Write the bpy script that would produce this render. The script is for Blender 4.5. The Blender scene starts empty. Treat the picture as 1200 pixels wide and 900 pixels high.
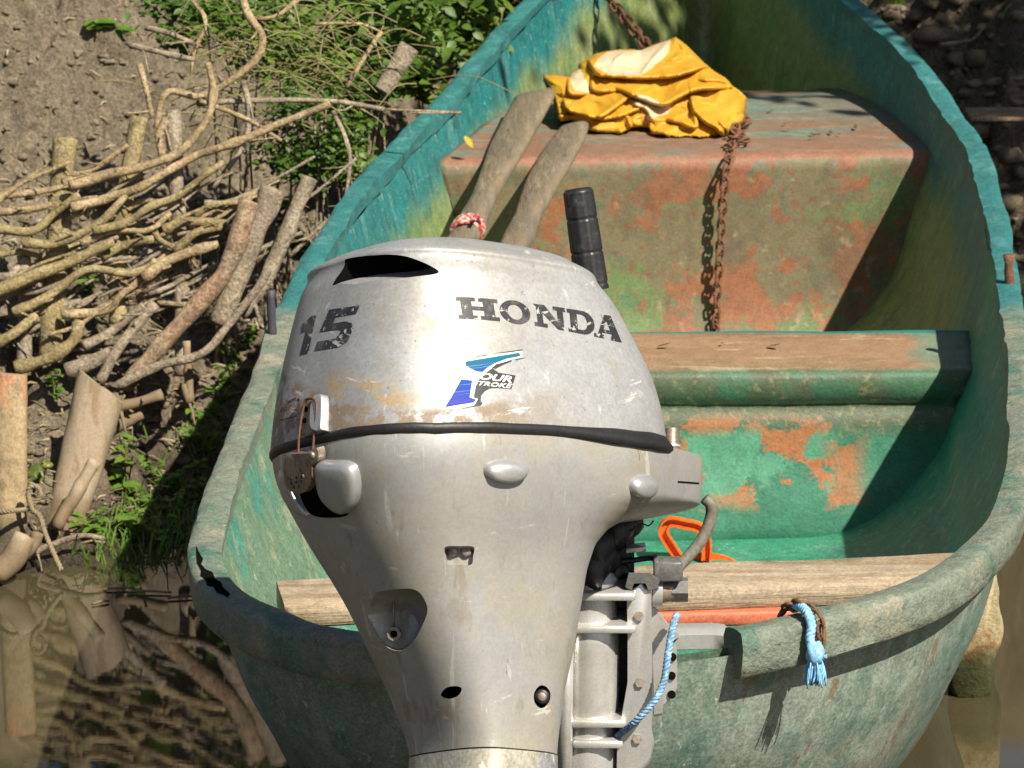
import bpy, bmesh, math, random
import numpy as np
from mathutils import Vector, Matrix, noise
from mathutils.bvhtree import BVHTree
from mathutils.geometry import tessellate_polygon

R = math.radians
rnd = random.Random(7)
sc = bpy.context.scene
COL = sc.collection

# ------------------------------------------------------------------ camera
CAM = np.array([0.0, -5.0, 2.03]); PITCH = R(14.0); FPX = 5200.0
cam_d = bpy.data.cameras.new("camera"); cam = bpy.data.objects.new("camera", cam_d)
COL.objects.link(cam); sc.camera = cam
cam.location = CAM; cam.rotation_euler = (math.pi/2 - PITCH, 0, 0)
cam_d.sensor_width = 36.0; cam_d.lens = FPX/1200*36.0
cam_d.clip_start = 0.1; cam_d.clip_end = 2000
cam_d.dof.use_dof = True; cam_d.dof.focus_distance = 5.2; cam_d.dof.aperture_fstop = 26

# ------------------------------------------------------------------ light
SUN_DIR = Vector((0.57, -0.74, 1.0)).normalized()
el = math.asin(SUN_DIR.z); az = math.atan2(SUN_DIR.x, SUN_DIR.y)
w = bpy.data.worlds.new("World"); sc.world = w; w.use_nodes = True
nt = w.node_tree; nt.nodes.clear()
sky = nt.nodes.new("ShaderNodeTexSky"); sky.sky_type = 'NISHITA'; sky.sun_disc = False
sky.sun_elevation = el; sky.sun_rotation = az; sky.air_density = 1.0; sky.dust_density = 1.5; sky.ozone_density = 1.0
bg = nt.nodes.new("ShaderNodeBackground"); bg.inputs[1].default_value = 0.05
wo = nt.nodes.new("ShaderNodeOutputWorld")
nt.links.new(sky.outputs[0], bg.inputs[0]); nt.links.new(bg.outputs[0], wo.inputs[0])
sl = bpy.data.lights.new("sun", 'SUN'); sl.energy = 5.0; sl.angle = R(0.55); sl.color = (1.0, 0.92, 0.78)
so = bpy.data.objects.new("sun", sl); COL.objects.link(so); so.location = (4, -3, 8)
so.rotation_euler = (-SUN_DIR).to_track_quat('-Z', 'Y').to_euler()
vs = sc.view_settings
vs.view_transform = 'Standard'; vs.look = 'None'; vs.exposure = 0.66; vs.gamma = 1.0; vs.use_curve_mapping = False
sc.cycles.max_bounces = 8; sc.cycles.caustics_reflective = False; sc.cycles.caustics_refractive = False

# ------------------------------------------------------------------ measuring helpers
_fw = np.array([0, math.cos(PITCH), -math.sin(PITCH)]); _up = np.array([0, math.sin(PITCH), math.cos(PITCH)]); _rt = np.array([1.0, 0, 0])
def ray(u, v): return _fw + _rt*(u-600)/FPX - _up*(v-450)/FPX
def PZ(u, v, z):
    r = ray(u, v); return CAM + r*((z-CAM[2])/r[2])
def PY(u, v, y):
    r = ray(u, v); return CAM + r*((y-CAM[1])/r[1])
def proj(q):
    r = np.asarray(q, float)-CAM; d = r@_fw
    return 600+FPX*(r@_rt)/d, 450-FPX*(r@_up)/d
def PXM(y): return FPX/((y+5)/math.cos(PITCH)*0.99+0.02)     # pixels per metre at depth y (roughly)

# ------------------------------------------------------------------ object helpers
ORG = {}
def tag(o, label=None, cat=None, group=None, kind=None):
    if label: o["label"] = label
    if cat: o["category"] = cat
    if group: o["group"] = group
    if kind: o["kind"] = kind
    return o
def empty(name, loc, label=None, cat=None, group=None):
    o = bpy.data.objects.new(name, None); COL.objects.link(o); o.location = tuple(loc)
    o.empty_display_size = 0.05
    ORG[o.name] = np.array(loc, float)
    return tag(o, label, cat, group)
def mesh_data(name, V, F, mats=None, smooth=True, midx=None):
    me = bpy.data.meshes.new(name)
    me.from_pydata([tuple(map(float, v)) for v in V], [], [tuple(map(int, f)) for f in F])
    if mats is not None:
        for m in (mats if isinstance(mats, (list, tuple)) else [mats]): me.materials.append(m)
    if midx is not None: me.polygons.foreach_set("material_index", list(map(int, midx)))
    if smooth: me.polygons.foreach_set("use_smooth", [True]*len(me.polygons))
    me.update()
    return me
def mk(name, V, F, mats, parent=None, origin=None, smooth=True, midx=None, sharp=None):
    """one mesh object; V in world coordinates; origin = the thing's base"""
    V = np.asarray(V, float)
    if parent is not None: org = ORG[parent.name]
    else: org = np.array(origin, float) if origin is not None else np.array([V[:,0].mean(), V[:,1].mean(), V[:,2].min()])
    me = mesh_data(name, V-org, F, mats, smooth, midx)
    if sharp: me.set_sharp_from_angle(angle=R(sharp))
    o = bpy.data.objects.new(name, me); COL.objects.link(o)
    ORG[o.name] = org
    if parent is not None: o.parent = parent
    else: o.location = tuple(org)
    return o
def put(name, me, parent, mat4):
    """place shared mesh data as a child with world matrix mat4"""
    o = bpy.data.objects.new(name, me); COL.objects.link(o); o.parent = parent
    m = Matrix(mat4); m.translation = m.translation - Vector(ORG[parent.name])
    o.matrix_local = m
    ORG[o.name] = ORG[parent.name]
    return o
class MB:
    """mesh builder"""
    def __init__(s): s.V = []; s.F = []; s.I = []
    def add(s, V, F, i=0):
        b = len(s.V); s.V.extend([tuple(v) for v in V]); s.F.extend([tuple(b+k for k in f) for f in F]); s.I.extend([i]*len(F))
        return s
    def obj(s, name, mats, parent=None, **k): return mk(name, s.V, s.F, mats, parent, midx=s.I if isinstance(mats, (list, tuple)) else None, **k)
def catmull(P, n):
    P = np.asarray(P, float)
    if len(P) < 3: 
        t = np.linspace(0, 1, n)[:, None]; return P[0]*(1-t)+P[-1]*t
    Q = np.vstack([2*P[0]-P[1], P, 2*P[-1]-P[-2]])
    seg = np.linalg.norm(np.diff(P[:, :3], axis=0), axis=1); cum = np.concatenate([[0], np.cumsum(seg)])
    out = []
    for x in np.linspace(0, cum[-1], n):
        i = min(int(np.searchsorted(cum, x, side='right'))-1, len(P)-2); i = max(i, 0)
        t = (x-cum[i])/max(seg[i], 1e-9)
        p0, p1, p2, p3 = Q[i], Q[i+1], Q[i+2], Q[i+3]
        out.append(0.5*((2*p1)+(-p0+p2)*t+(2*p0-5*p1+4*p2-p3)*t*t+(-p0+3*p1-3*p2+p3)*t**3))
    return np.array(out)
def frames(P):
    P = np.asarray(P, float); n = len(P)
    T = np.gradient(P, axis=0); T /= np.linalg.norm(T, axis=1)[:, None]+1e-12
    a = np.array([0, 0, 1.0]) if abs(T[0][2]) < 0.9 else np.array([1.0, 0, 0])
    N = [np.cross(T[0], a)]; N[0] /= np.linalg.norm(N[0])
    for i in range(1, n):
        v = N[-1]-T[i]*(N[-1]@T[i]); N.append(v/(np.linalg.norm(v)+1e-12))
    N = np.array(N); B = np.cross(T, N)
    return T, N, B
def tube(P, rad, sides=8, knob=0.0, seed=0, cap=True, flat=1.0, tcap=0.0):
    P = np.asarray(P, float); n = len(P); rad = np.broadcast_to(np.asarray(rad, float), (n,))
    T, N, B = frames(P); V = []; F = []
    for i in range(n):
        for k in range(sides):
            a = 2*math.pi*k/sides
            r = rad[i]
            if knob: 
                q = P[i]*1.0+np.array([math.cos(a), math.sin(a), 0])*rad[i]*0.7
                r *= 1+knob*noise.noise(Vector((q[0]/rad.max()*0.45+seed, q[1]/rad.max()*0.45, q[2]/rad.max()*0.45)))
            V.append(P[i]+N[i]*math.cos(a)*r+B[i]*math.sin(a)*r*flat)
    for i in range(n-1):
        for k in range(sides):
            F.append((i*sides+k, i*sides+(k+1) % sides, (i+1)*sides+(k+1) % sides, (i+1)*sides+k))
    if cap:
        c0 = len(V); V.append(P[0]-T[0]*tcap*rad[0]); c1 = len(V); V.append(P[-1]+T[-1]*tcap*rad[-1])
        for k in range(sides):
            F.append((c0, (k+1) % sides, k)); F.append((c1, (n-1)*sides+k, (n-1)*sides+(k+1) % sides))
    return V, F
def loft(rings, cap0=True, cap1=True, closed=True):
    n = len(rings[0]); V = [p for r in rings for p in r]; F = []
    for i in range(len(rings)-1):
        for k in range(n if closed else n-1):
            F.append((i*n+k, i*n+(k+1) % n, (i+1)*n+(k+1) % n, (i+1)*n+k))
    if cap0: c = len(V); V.append(np.mean(rings[0], axis=0)); F += [(c, (k+1) % n, k) for k in range(n)]
    if cap1: c = len(V); V.append(np.mean(rings[-1], axis=0)); b = (len(rings)-1)*n; F += [(c, b+k, b+(k+1) % n) for k in range(n)]
    return V, F
def box(c, ax, ay, az, hx, hy, hz, bev=0.0):
    """bevelled box: centre, three unit axes, half sizes"""
    c = np.asarray(c, float); ax, ay, az = [np.asarray(a, float) for a in (ax, ay, az)]
    bev = min(bev, hx*.9, hy*.9, hz*.9)
    if bev <= 0:
        V = [c+ax*sx*hx+ay*sy*hy+az*sz*hz for sx in (-1, 1) for sy in (-1, 1) for sz in (-1, 1)]
        return V, [(0,1,3,2),(4,6,7,5),(0,4,5,1),(2,3,7,6),(0,2,6,4),(1,5,7,3)]
    rings = []
    def ring(z, ix, iy, b):
        pts = []
        X, Y = ix, iy
        for (sx, sy) in ((1, 1), (-1, 1), (-1, -1), (1, -1)):
            a = [(X, Y-b), (X-b*.3, Y-b*.3), (X-b, Y)]
            if sx*sy < 0: a = a[::-1]
            for (px, py) in a: pts.append(c+ax*sx*px+ay*sy*py+az*z)
        return pts
    rings = [ring(-hz, hx-bev, hy-bev, bev*.5), ring(-hz+bev*.3, hx-bev*.3, hy-bev*.3, bev), ring(-hz+bev, hx, hy, bev),
             ring(hz-bev, hx, hy, bev), ring(hz-bev*.3, hx-bev*.3, hy-bev*.3, bev), ring(hz, hx-bev, hy-bev, bev*.5)]
    return loft(rings)
def sm(a, b, x):
    t = np.clip((np.asarray(x, float)-a)/(b-a), 0, 1); return t*t*(3-2*t)
def fbm(x, y, z=0.0, o=4, s=1.0, h=0.5):
    t = 0; a = 1; f = s
    for _ in range(o):
        t += a*noise.noise(Vector((x*f, y*f, z*f+3.1))); a *= h; f *= 2.03
    return t

# ------------------------------------------------------------------ materials
def lin(c):
    if isinstance(c, str):
        c = [int(c[i:i+2], 16)/255 for i in (0, 2, 4)]
        c = [x/12.92 if x <= 0.04045 else ((x+0.055)/1.055)**2.4 for x in c]
    return (*c[:3], 1.0)
def M(name, base, rough=0.6, metal=0.0, layers=(), bump=(), rvar=0.0, ior=None, spec=None, coat=0.0, trans=0.0, sss=0.0, coord='Object', fine=0.35, fs=240):
    """layers: dicts col, s (scale), st (stretch xyz), lo, hi, det, amt, ax=(axis, lo, hi) multiplied masks, rough
       bump: tuples (scale, strength, stretch)"""
    m = bpy.data.materials.new(name); m.use_nodes = True
    T = m.node_tree; N = T.nodes; L = T.links; N.clear()
    out = N.new("ShaderNodeOutputMaterial"); b = N.new("ShaderNodeBsdfPrincipled"); L.new(b.outputs[0], out.inputs[0])
    tc = N.new("ShaderNodeTexCoord"); co = tc.outputs[coord]
    sep = N.new("ShaderNodeSeparateXYZ"); L.new(tc.outputs['Object'], sep.inputs[0])
    def nz(s, st=(1, 1, 1), det=6, dist=0.0, seed=0):
        mp = N.new("ShaderNodeMapping"); mp.inputs['Scale'].default_value = st; mp.inputs['Location'].default_value = (seed*1.7, seed*2.3, seed*.9)
        L.new(co, mp.inputs[0])
        n = N.new("ShaderNodeTexNoise"); n.inputs['Scale'].default_value = s; n.inputs['Detail'].default_value = det
        n.inputs['Roughness'].default_value = 0.66; n.inputs['Distortion'].default_value = dist
        L.new(mp.outputs[0], n.inputs[0]); return n.outputs[0]
    def mr(src, lo, hi):
        r = N.new("ShaderNodeMapRange"); r.clamp = True; r.interpolation_type = 'SMOOTHSTEP'
        r.inputs[1].default_value = lo; r.inputs[2].default_value = hi
        if lo > hi: 
            r.inputs[1].default_value = hi; r.inputs[2].default_value = lo; r.inputs[3].default_value = 1; r.inputs[4].default_value = 0
        L.new(src, r.inputs[0]); return r.outputs[0]
    def mth(op, a, c):
        n = N.new("ShaderNodeMath"); n.operation = op
        for i, x in enumerate((a, c)):
            if isinstance(x, (int, float)): n.inputs[i].default_value = x
            else: L.new(x, n.inputs[i])
        return n.outputs[0]
    cur = None; rcur = rough; mcur = metal
    rgb = N.new("ShaderNodeRGB"); rgb.outputs[0].default_value = lin(base); cur = rgb.outputs[0]
    for k, l in enumerate(layers):
        fac = None
        if 's' in l:
            fac = mr(nz(l['s'], l.get('st', (1, 1, 1)), l.get('det', 6), l.get('dist', 0), l.get('seed', k+1)), l.get('lo', .5), l.get('hi', .6))
        for ax in ([l['ax']] if 'ax' in l and isinstance(l['ax'][0], str) else l.get('ax', [])):
            if ax[0][0] == '@':
                at_ = N.new('ShaderNodeAttribute'); at_.attribute_name = ax[0][1:]; s_ = at_.outputs['Fac']
            else: s_ = sep.outputs[{'X': 0, 'Y': 1, 'Z': 2}[ax[0]]]
            if len(ax) > 3: s_ = mth('ADD', s_, mth('MULTIPLY', mth('SUBTRACT', nz(ax[4] if len(ax) > 4 else 8, det=4, seed=k+5), .5), ax[3]))
            f2 = mr(s_, ax[1], ax[2]); fac = f2 if fac is None else mth('MULTIPLY', fac, f2)
        if fac is None: fac = 1.0
        if 'amt' in l: fac = mth('MULTIPLY', fac, l['amt'])
        mx = N.new("ShaderNodeMix"); mx.data_type = 'RGBA'; mx.blend_type = l.get('mode', 'MIX')
        if isinstance(fac, float): mx.inputs[0].default_value = fac
        else: L.new(fac, mx.inputs[0])
        L.new(cur, mx.inputs[6]); mx.inputs[7].default_value = lin(l['col']); cur = mx.outputs[2]
        for key in ('rough', 'metal'):
            if key in l:
                q = N.new("ShaderNodeMix"); q.data_type = 'FLOAT'
                if isinstance(fac, float): q.inputs[0].default_value = fac
                else: L.new(fac, q.inputs[0])
                prev = rcur if key == 'rough' else mcur
                if isinstance(prev, (int, float)): q.inputs[2].default_value = prev
                else: L.new(prev, q.inputs[2])
                q.inputs[3].default_value = l[key]
                if key == 'rough': rcur = q.outputs[0]
                else: mcur = q.outputs[0]
    if fine:
        for q_, (s0, am) in enumerate(((fs, fine), (fs*.16, fine*.6))):
            r_ = mr(nz(s0, det=5, seed=20+q_), .36, .62); v_ = mth('ADD', mth('MULTIPLY', r_, am), 1-am*.6)
            mx = N.new("ShaderNodeMix"); mx.data_type = 'RGBA'; mx.blend_type = 'MULTIPLY'; mx.inputs[0].default_value = 1
            cb = N.new("ShaderNodeCombineColor"); [L.new(v_, cb.inputs[i]) for i in range(3)]
            L.new(cur, mx.inputs[6]); L.new(cb.outputs[0], mx.inputs[7]); cur = mx.outputs[2]
    L.new(cur, b.inputs['Base Color'])
    if rvar: rcur = mth('ADD', rcur, mth('MULTIPLY', mth('SUBTRACT', nz(35, det=5, seed=9), .5), rvar))
    for key, v in (('Roughness', rcur), ('Metallic', mcur)):
        if isinstance(v, (int, float)): b.inputs[key].default_value = v
        else: L.new(v, b.inputs[key])
    prev = None
    for k, bp in enumerate(bump):
        n = N.new("ShaderNodeBump"); n.inputs['Strength'].default_value = bp[1]; n.inputs['Distance'].default_value = bp[3] if len(bp) > 3 else 0.004
        L.new(nz(bp[0], bp[2] if len(bp) > 2 else (1, 1, 1), 6, seed=k+11), n.inputs['Height'])
        if prev: L.new(prev, n.inputs['Normal'])
        prev = n.outputs[0]
    if prev: L.new(prev, b.inputs['Normal'])
    if ior: b.inputs['IOR'].default_value = ior
    if spec is not None: b.inputs['Specular IOR Level'].default_value = spec
    if coat: b.inputs['Coat Weight'].default_value = coat; b.inputs['Coat Roughness'].default_value = 0.25
    if trans:
        t = N.new("ShaderNodeBsdfTranslucent"); L.new(cur, t.inputs[0]); ms = N.new("ShaderNodeMixShader"); ms.inputs[0].default_value = trans
        L.new(b.outputs[0], ms.inputs[1]); L.new(t.outputs[0], ms.inputs[2]); L.new(ms.outputs[0], out.inputs[0])
    return m

MUD = M("mud", (.215, .172, .118), .9, layers=[
    dict(col=(.27, .22, .15), s=3, lo=.45, hi=.65), dict(col=(.12, .09, .055), s=9, lo=.52, hi=.68, amt=.8),
    dict(col=(.16, .15, .07), s=5, lo=.55, hi=.7, amt=.5, seed=4),
    dict(col=(.15, .118, .075), ax=('X', .75, 1.0, .1)),
    dict(col=(.10, .08, .05), s=40, lo=.55, hi=.7, amt=.6), dict(col=(.34, .29, .20), s=60, lo=.66, hi=.74, amt=.5, seed=8),
    dict(col=(.05, .04, .022), ax=('Z', .09, .0, .06), rough=.35)],
    bump=[(28, .9, (1, 1, 1), .025), (110, 1.0, (1, 1, 1), .010)], fine=.6, fs=160)
WATER = M("river_water", (.055, .047, .025), .012, fine=0, ior=1.7, layers=[dict(col=(.075, .064, .035), s=1.6, lo=.4, hi=.7)],
          bump=[(6, .008, (.6, 1.5, 1), .01), (26, .006, (.6, 1.6, 1), .004)])
# ------------------------------------------------------------------ ground (river bed, banks) and water
WL = np.array([(-60, 1.0), (-6, 1.25), (-3, 1.5), (-1.3, 1.66), (-.85, 1.76), (-.65, 1.96), (-.5, 2.10), (-.40, 2.45), (-.22, 3.0), (0, 3.6), (.2, 4.2), (.42, 4.55), (.62, 4.3), (.85, 4.0), (1.1, 3.95), (1.6, 3.85), (3, 3.7), (6, 3.4), (60, 3.0)])
def shore_dist(X, Y):
    P = np.stack([X, Y], -1); best = np.full(X.shape, 1e9)
    for a, b in zip(WL[:-1], WL[1:]):
        ab = b-a; t = np.clip(((P-a)@ab)/(ab@ab), 0, 1); q = a+t[..., None]*ab
        best = np.minimum(best, np.hypot(P[..., 0]-q[..., 0], P[..., 1]-q[..., 1]))
    inside = Y > np.interp(X, WL[:, 0], WL[:, 1])
    return np.where(inside, best, -best)
def base_h(X, Y):
    d = shore_dist(X, Y)
    hl = np.interp(d, [-30, -3, -1, -.2, 0, .12, .28, .42, .52, .70, 1.1, 2.2, 5, 12, 60], [-1.5, -1.2, -.6, -.09, 0, .07, .125, .19, .31, .52, 1.0, 1.75, 2.2, 2.6, 3.2])
    hr = np.interp(d, [-30, -3, -1, -.2, 0, .06, .14, .30, .36, .60, 1.1, 2.2, 5, 12, 60], [-1.5, -1.2, -.6, -.12, 0, .10, .17, .22, .34, .62, 1.2, 1.9, 2.3, 2.6, 3.2])
    k = sm(.1, .7, X)
    far = np.interp(-Y, [9, 11, 13, 20, 60], [0, .6, 2.0, 3.3, 4.0])        # the opposite bank behind the camera
    h = hl*(1-k)+hr*k
    return np.where(Y < -9, np.maximum(h, far-.4), h), d
def graded(lo, hi, step, far):
    a = list(np.arange(lo, hi, step)); s = step; x = hi
    while x < far: a.append(x); s *= 1.28; x += s
    s = step; x = lo-step; b = []
    while x > -far: b.append(x); s *= 1.28; x -= s
    return np.array(b[::-1]+a)
gx = graded(-1.15, 1.35, .0095, 260); gy = graded(1.55, 5.0, .0095, 260)
X, Y = np.meshgrid(gx, gy)
H, D = base_h(X, Y)
def ground_detail(x, y, d):
    if d < -.35 or d > 3: return 0.0
    a = min(max((d+.12)/.3, .12), 1.0); k = min(max((x-.6)/.3, 0), 1)
    p = Vector((x, y, 0))
    v = noise.fractal(p*3.1, .9, 2.0, 3)*.045
    v += noise.fractal(p*14+Vector((5, 1, 0)), .75, 2.1, 5)*(.030+.022*k)
    r = 1-abs(noise.noise(p*7+Vector((9, 4, 0)))); v -= (r**5)*.045; r = 1-abs(noise.noise(p*3.3+Vector((1, 6, 0)))); v -= (r**8)*.05
    v += noise.fractal(p*46+Vector((1, 8, 0)), .6, 2.0, 2)*(.0045+.004*k)
    c = noise.voronoi(p*(17-5*k)+Vector((noise.noise(p*9)*.7, noise.noise(p*9+Vector((3, 3, 3)))*.7, 0)))[0]
    v += (.5-min(c[0], .5)*1.0)*(.034+.035*k)*max(0.0, noise.noise(p*3+Vector((2, 7, 1)))+.35+.3*k)
    return v*a*(1+.55*min(max((d-.5)/.2, 0), 1)*(1-k))
Z = H.copy()
m = (X > -1.3) & (X < 1.7) & (Y > 1.4) & (Y < 6)
idx = np.argwhere(m)
for i, j in idx: Z[i, j] += ground_detail(X[i, j], Y[i, j], D[i, j])
ny, nx = X.shape
V = np.stack([X, Y, Z], -1).reshape(-1, 3)
ii = (np.arange(ny-1)[:, None]*nx+np.arange(nx-1)[None, :]).reshape(-1)
F = np.stack([ii, ii+1, ii+1+nx, ii+nx], -1)
me = bpy.data.meshes.new("ground"); me.from_pydata(V.tolist(), [], F.tolist()); me.materials.append(MUD)
me.polygons.foreach_set("use_smooth", [True]*len(me.polygons)); me.update()
ground = bpy.data.objects.new("ground", me); COL.objects.link(ground); tag(ground, kind="structure")
def gz(x, y):
    i = min(max(int(np.searchsorted(gy, y))-1, 0), ny-2); j = min(max(int(np.searchsorted(gx, x))-1, 0), nx-2)
    a = (x-gx[j])/(gx[j+1]-gx[j]); b = (y-gy[i])/(gy[i+1]-gy[i])
    return float((Z[i, j]*(1-a)+Z[i, j+1]*a)*(1-b)+(Z[i+1, j]*(1-a)+Z[i+1, j+1]*a)*b)
def ground_at(u, v):
    """where the sight line of a measured point meets the ground"""
    r = ray(u, v); t = 5.5
    while t < 14:
        q = CAM+r*t
        if q[2] < max(gz(q[0], q[1]), -.02): return q
        t += .01
    return CAM+r*8.0
s = 400.0
V = [(-s, -s, 0), (s, -s, 0), (s, s, 0), (-s, s, 0)]
wat = mk("water", V, [(0, 1, 2, 3)], WATER, origin=(0, 0, 0), smooth=False); tag(wat, kind="structure")

# ------------------------------------------------------------------ the boat
BO = np.array([.25, 2.2, -.08])
boat = empty("fibreglass_boat", BO, "weathered green and turquoise fibreglass boat moored with its bow on the muddy bank", "boat")
PAINT_B = [(90, .35, (1, 1, 1), .002), (14, .25, (1, 1, .3), .006)]
GREY = (.30, .33, .27)
HULL_OUT = M("hull_paint_outside", (.175, .245, .20), .55, layers=[
    dict(col=(.24, .28, .22), s=6, lo=.45, hi=.7), dict(col=(.05, .16, .12), s=11, lo=.5, hi=.65, amt=.7),
    dict(col=(.26, .30, .25), s=40, st=(1, 1, .25), lo=.56, hi=.66, amt=.7), dict(col=(.22, .09, .06), s=13, lo=.66, hi=.72, amt=.7, seed=7),
    dict(col=(.50, .52, .47), s=50, st=(1.6, 1.6, .08), lo=.63, hi=.66, amt=.8), dict(col=(.30, .34, .29), s=9, st=(1, 1, .35), lo=.52, hi=.62, amt=.7, seed=33), dict(col=(.38,.41,.36), s=120, st=(1.2, 1.2, .3), lo=.6, hi=.66, amt=.7, seed=14), dict(col=(.02, .09, .09), s=22, lo=.62, hi=.7, amt=.6, seed=3),
    dict(col=(.10, .08, .045), s=6, lo=.33, hi=.52, ax=('Z', .33, .14, .16), amt=.85), dict(col=(.20, .10, .05), s=16, st=(1.4, 1.4, .25), lo=.58, hi=.64, amt=.6, seed=31), dict(col=(.04, .045, .018), ax=('Z', .135, .075, .06, 14))],
    bump=PAINT_B, fine=.45)
HULL_IN = M("hull_paint_inside", (.035, .225, .135), .55, layers=[
    dict(col=(.10, .30, .20), s=9, lo=.45, hi=.7, amt=.6), dict(col=(.012, .13, .085), s=4, lo=.5, hi=.65, amt=.7),
    dict(col=(.125, .20, .13), ax=[('Y', -.5, -.8, .3), ('Z', .20, .27, .1)]),
    dict(col=(.03, .22, .18), s=12, st=(1, .5, .3), lo=.48, hi=.62, ax=[('Y', -.3, -.6, .3), ('Z', .18, .27)], amt=.8),
    dict(col=(.30, .31, .21), s=40, st=(1, .4, .16), lo=.55, hi=.66, ax=[('Y', -.3, -.6, .3), ('Z', .18, .27)], amt=.75),
    dict(col=(.20, .245, .085), ax=('Y', -.15, .2, .2)),
    dict(col=(.28, .30, .17), s=18, st=(1, 1, .25), lo=.5, hi=.66, ax=('Y', -.1, .2, .2), amt=.75),
    dict(col=(.09, .19, .07), s=9, st=(1, 1, .4), lo=.5, hi=.62, ax=('Y', -.1, .2, .2), amt=.7, seed=8),
    dict(col=(.016, .165, .165), ax=[('Y', -.25, .0, .25), ('@rimd', .17, .08, .16, 6)]),
    dict(col=(.10, .27, .26), s=20, st=(1, .5, .3), lo=.53, hi=.66, ax=[('Y', -.15, .05, .2), ('@rimd', .16, .08, .1)], amt=.6), dict(col=(.02, .09, .10), s=30, st=(1, 1, .3), lo=.54, hi=.64, ax=[('Y', -.15, .05, .2), ('@rimd', .16, .08, .1)], amt=.7, seed=15),
    dict(col=(.46, .50, .44), s=60, st=(1.5, 1.5, .10), lo=.64, hi=.68, amt=.75), dict(col=(.36, .42, .36), s=140, lo=.60, hi=.66, amt=.6, seed=17),
    dict(col=(.02, .05, .03), s=75, st=(1.4, 1.4, .12), lo=.66, hi=.70, amt=.7, seed=6)],
    bump=PAINT_B, fine=.45)
RIM = M("rim_paint", (.165, .195, .15), .6, layers=[
    dict(col=(.27, .25, .185), s=9, lo=.48, hi=.64), dict(col=(.055, .14, .10), s=7, lo=.53, hi=.63, amt=.85, seed=5),
    dict(col=(.028, .165, .165), ax=('Y', -.62, -.5, .12)), dict(col=(.075, .25, .24), s=26, st=(1, .5, 1), lo=.5, hi=.66, ax=('Y', -.62, -.5, .12), amt=.7),
    dict(col=(.015, .095, .11), s=13, lo=.55, hi=.68, ax=('Y', -.4, .0), amt=.6, seed=9),
    dict(col=(.09, .10, .085), s=30, lo=.60, hi=.68, amt=.7, seed=2), dict(col=(.48, .50, .42), s=90, st=(1, 1, .4), lo=.67, hi=.72, amt=.7)],
    bump=[(130, .7, (1, 1, 1), .004), (22, .6, (1, 1, 1), .012)], fine=.35)
BOXM = M("deck_paint", (.15, .125, .07), .65, layers=[
    dict(col=(.11, .17, .06), s=5, lo=.48, hi=.62), dict(col=(.26, .088, .038), s=9, lo=.535, hi=.57, amt=.8, seed=4), dict(col=(.20, .07, .035), s=45, lo=.57, hi=.60, amt=.6, seed=22), dict(col=(.10, .075, .045), s=7, st=(1.2, 1, .5), lo=.52, hi=.62, amt=.55, seed=25),
    dict(col=(.05, .13, .08), s=15, lo=.58, hi=.68, amt=.8), dict(col=(.30, .25, .16), s=24, lo=.58, hi=.7, amt=.6),
    dict(col=(.21, .125, .08), ax=('Z', .525, .54)), dict(col=(.13, .17, .14), ax=[('Z', .53, .54), ('Y', 1.08, 1.22, .25, 5)], amt=.6), dict(col=(.10, .20, .16), s=8, st=(.5, 1.4, 1), lo=.5, hi=.64, ax=('Z', .53, .54), amt=.75),
    dict(col=(.30, .26, .20), s=30, st=(.25, 1, 1), lo=.55, hi=.66, ax=('Z', .53, .54), amt=.6),
    dict(col=(.30, .11, .065), ax=[('Z', .524, .531, .006, 20), ('Z', .5400, .5375)], amt=.45)], bump=PAINT_B, fine=.3)
BENCHM = M("thwart_paint", (.022, .145, .085), .55, layers=[
    dict(col=(.05, .20, .125), s=8, lo=.45, hi=.65, amt=.6),
    dict(col=(.075, .10, .055), ax=('Z', .31, .36, .05, 9)), dict(col=(.21, .20, .11), s=60, lo=.54, hi=.66, ax=('Z', .30, .36, .05), amt=.8),
    dict(col=(.04, .14, .075), s=14, lo=.45, hi=.6, ax=('Z', .375, .395), amt=.8),
    dict(col=(.33, .13, .05), s=10, st=(.8, 1, 1.2), lo=.475, hi=.49, ax=[('Z', .205, .235, .04, 12), ('Z', .37, .34, .04, 12), ('X', .33, .27, .08), ('X', -.45, -.3)]),
    dict(col=(.075, .25, .155), s=13, st=(.7, 1, 1), lo=.485, hi=.50, ax=[('Z', .225, .25, .02), ('Z', .35, .325, .02), ('X', .28, .23, .05)], seed=7),
    dict(col=(.30, .185, .105), ax=('Z', .431, .438)), dict(col=(.24, .145, .085), s=11, st=(.35, 1.5, 1), lo=.48, hi=.64, ax=('Z', .431, .438), amt=.8),
    dict(col=(.52, .44, .32), s=26, st=(.3, 1.3, 1), lo=.56, hi=.66, ax=('Z', .431, .438), amt=.6),
    dict(col=(.13, .24, .17), ax=[('X', .37, .42, .1, 10), ('Z', .431, .438)], amt=.75), dict(col=(.025, .22, .19), ax=('Y', -.165, -.15, .01))],
    bump=[(150, .35, (1, 1, 1), .003), (30, .3, (1, 1, 1), .004)], fine=.3)
WOOD_P = M("weathered_plank", (.35, .28, .19), .75, layers=[
    dict(col=(.28, .20, .12), s=16, st=(.12, 2.2, 5), lo=.48, hi=.62), dict(col=(.45, .38, .27), s=9, st=(.2, 2, 4), lo=.52, hi=.66, amt=.8),
    dict(col=(.10, .07, .04), s=30, st=(.06, 3, 7), lo=.64, hi=.69, amt=.9), dict(col=(.30, .25, .18), s=6, lo=.5, hi=.65, amt=.5)],
    bump=[(22, .6, (.08, 2.5, 6), .006)])
RUST = M("rusty_iron", (.13, .058, .03), .85, layers=[dict(col=(.24, .10, .05), s=90, lo=.45, hi=.6), dict(col=(.07, .04, .03), s=150, lo=.55, hi=.65)], bump=[(300, .6, (1, 1, 1), .002)])
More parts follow.
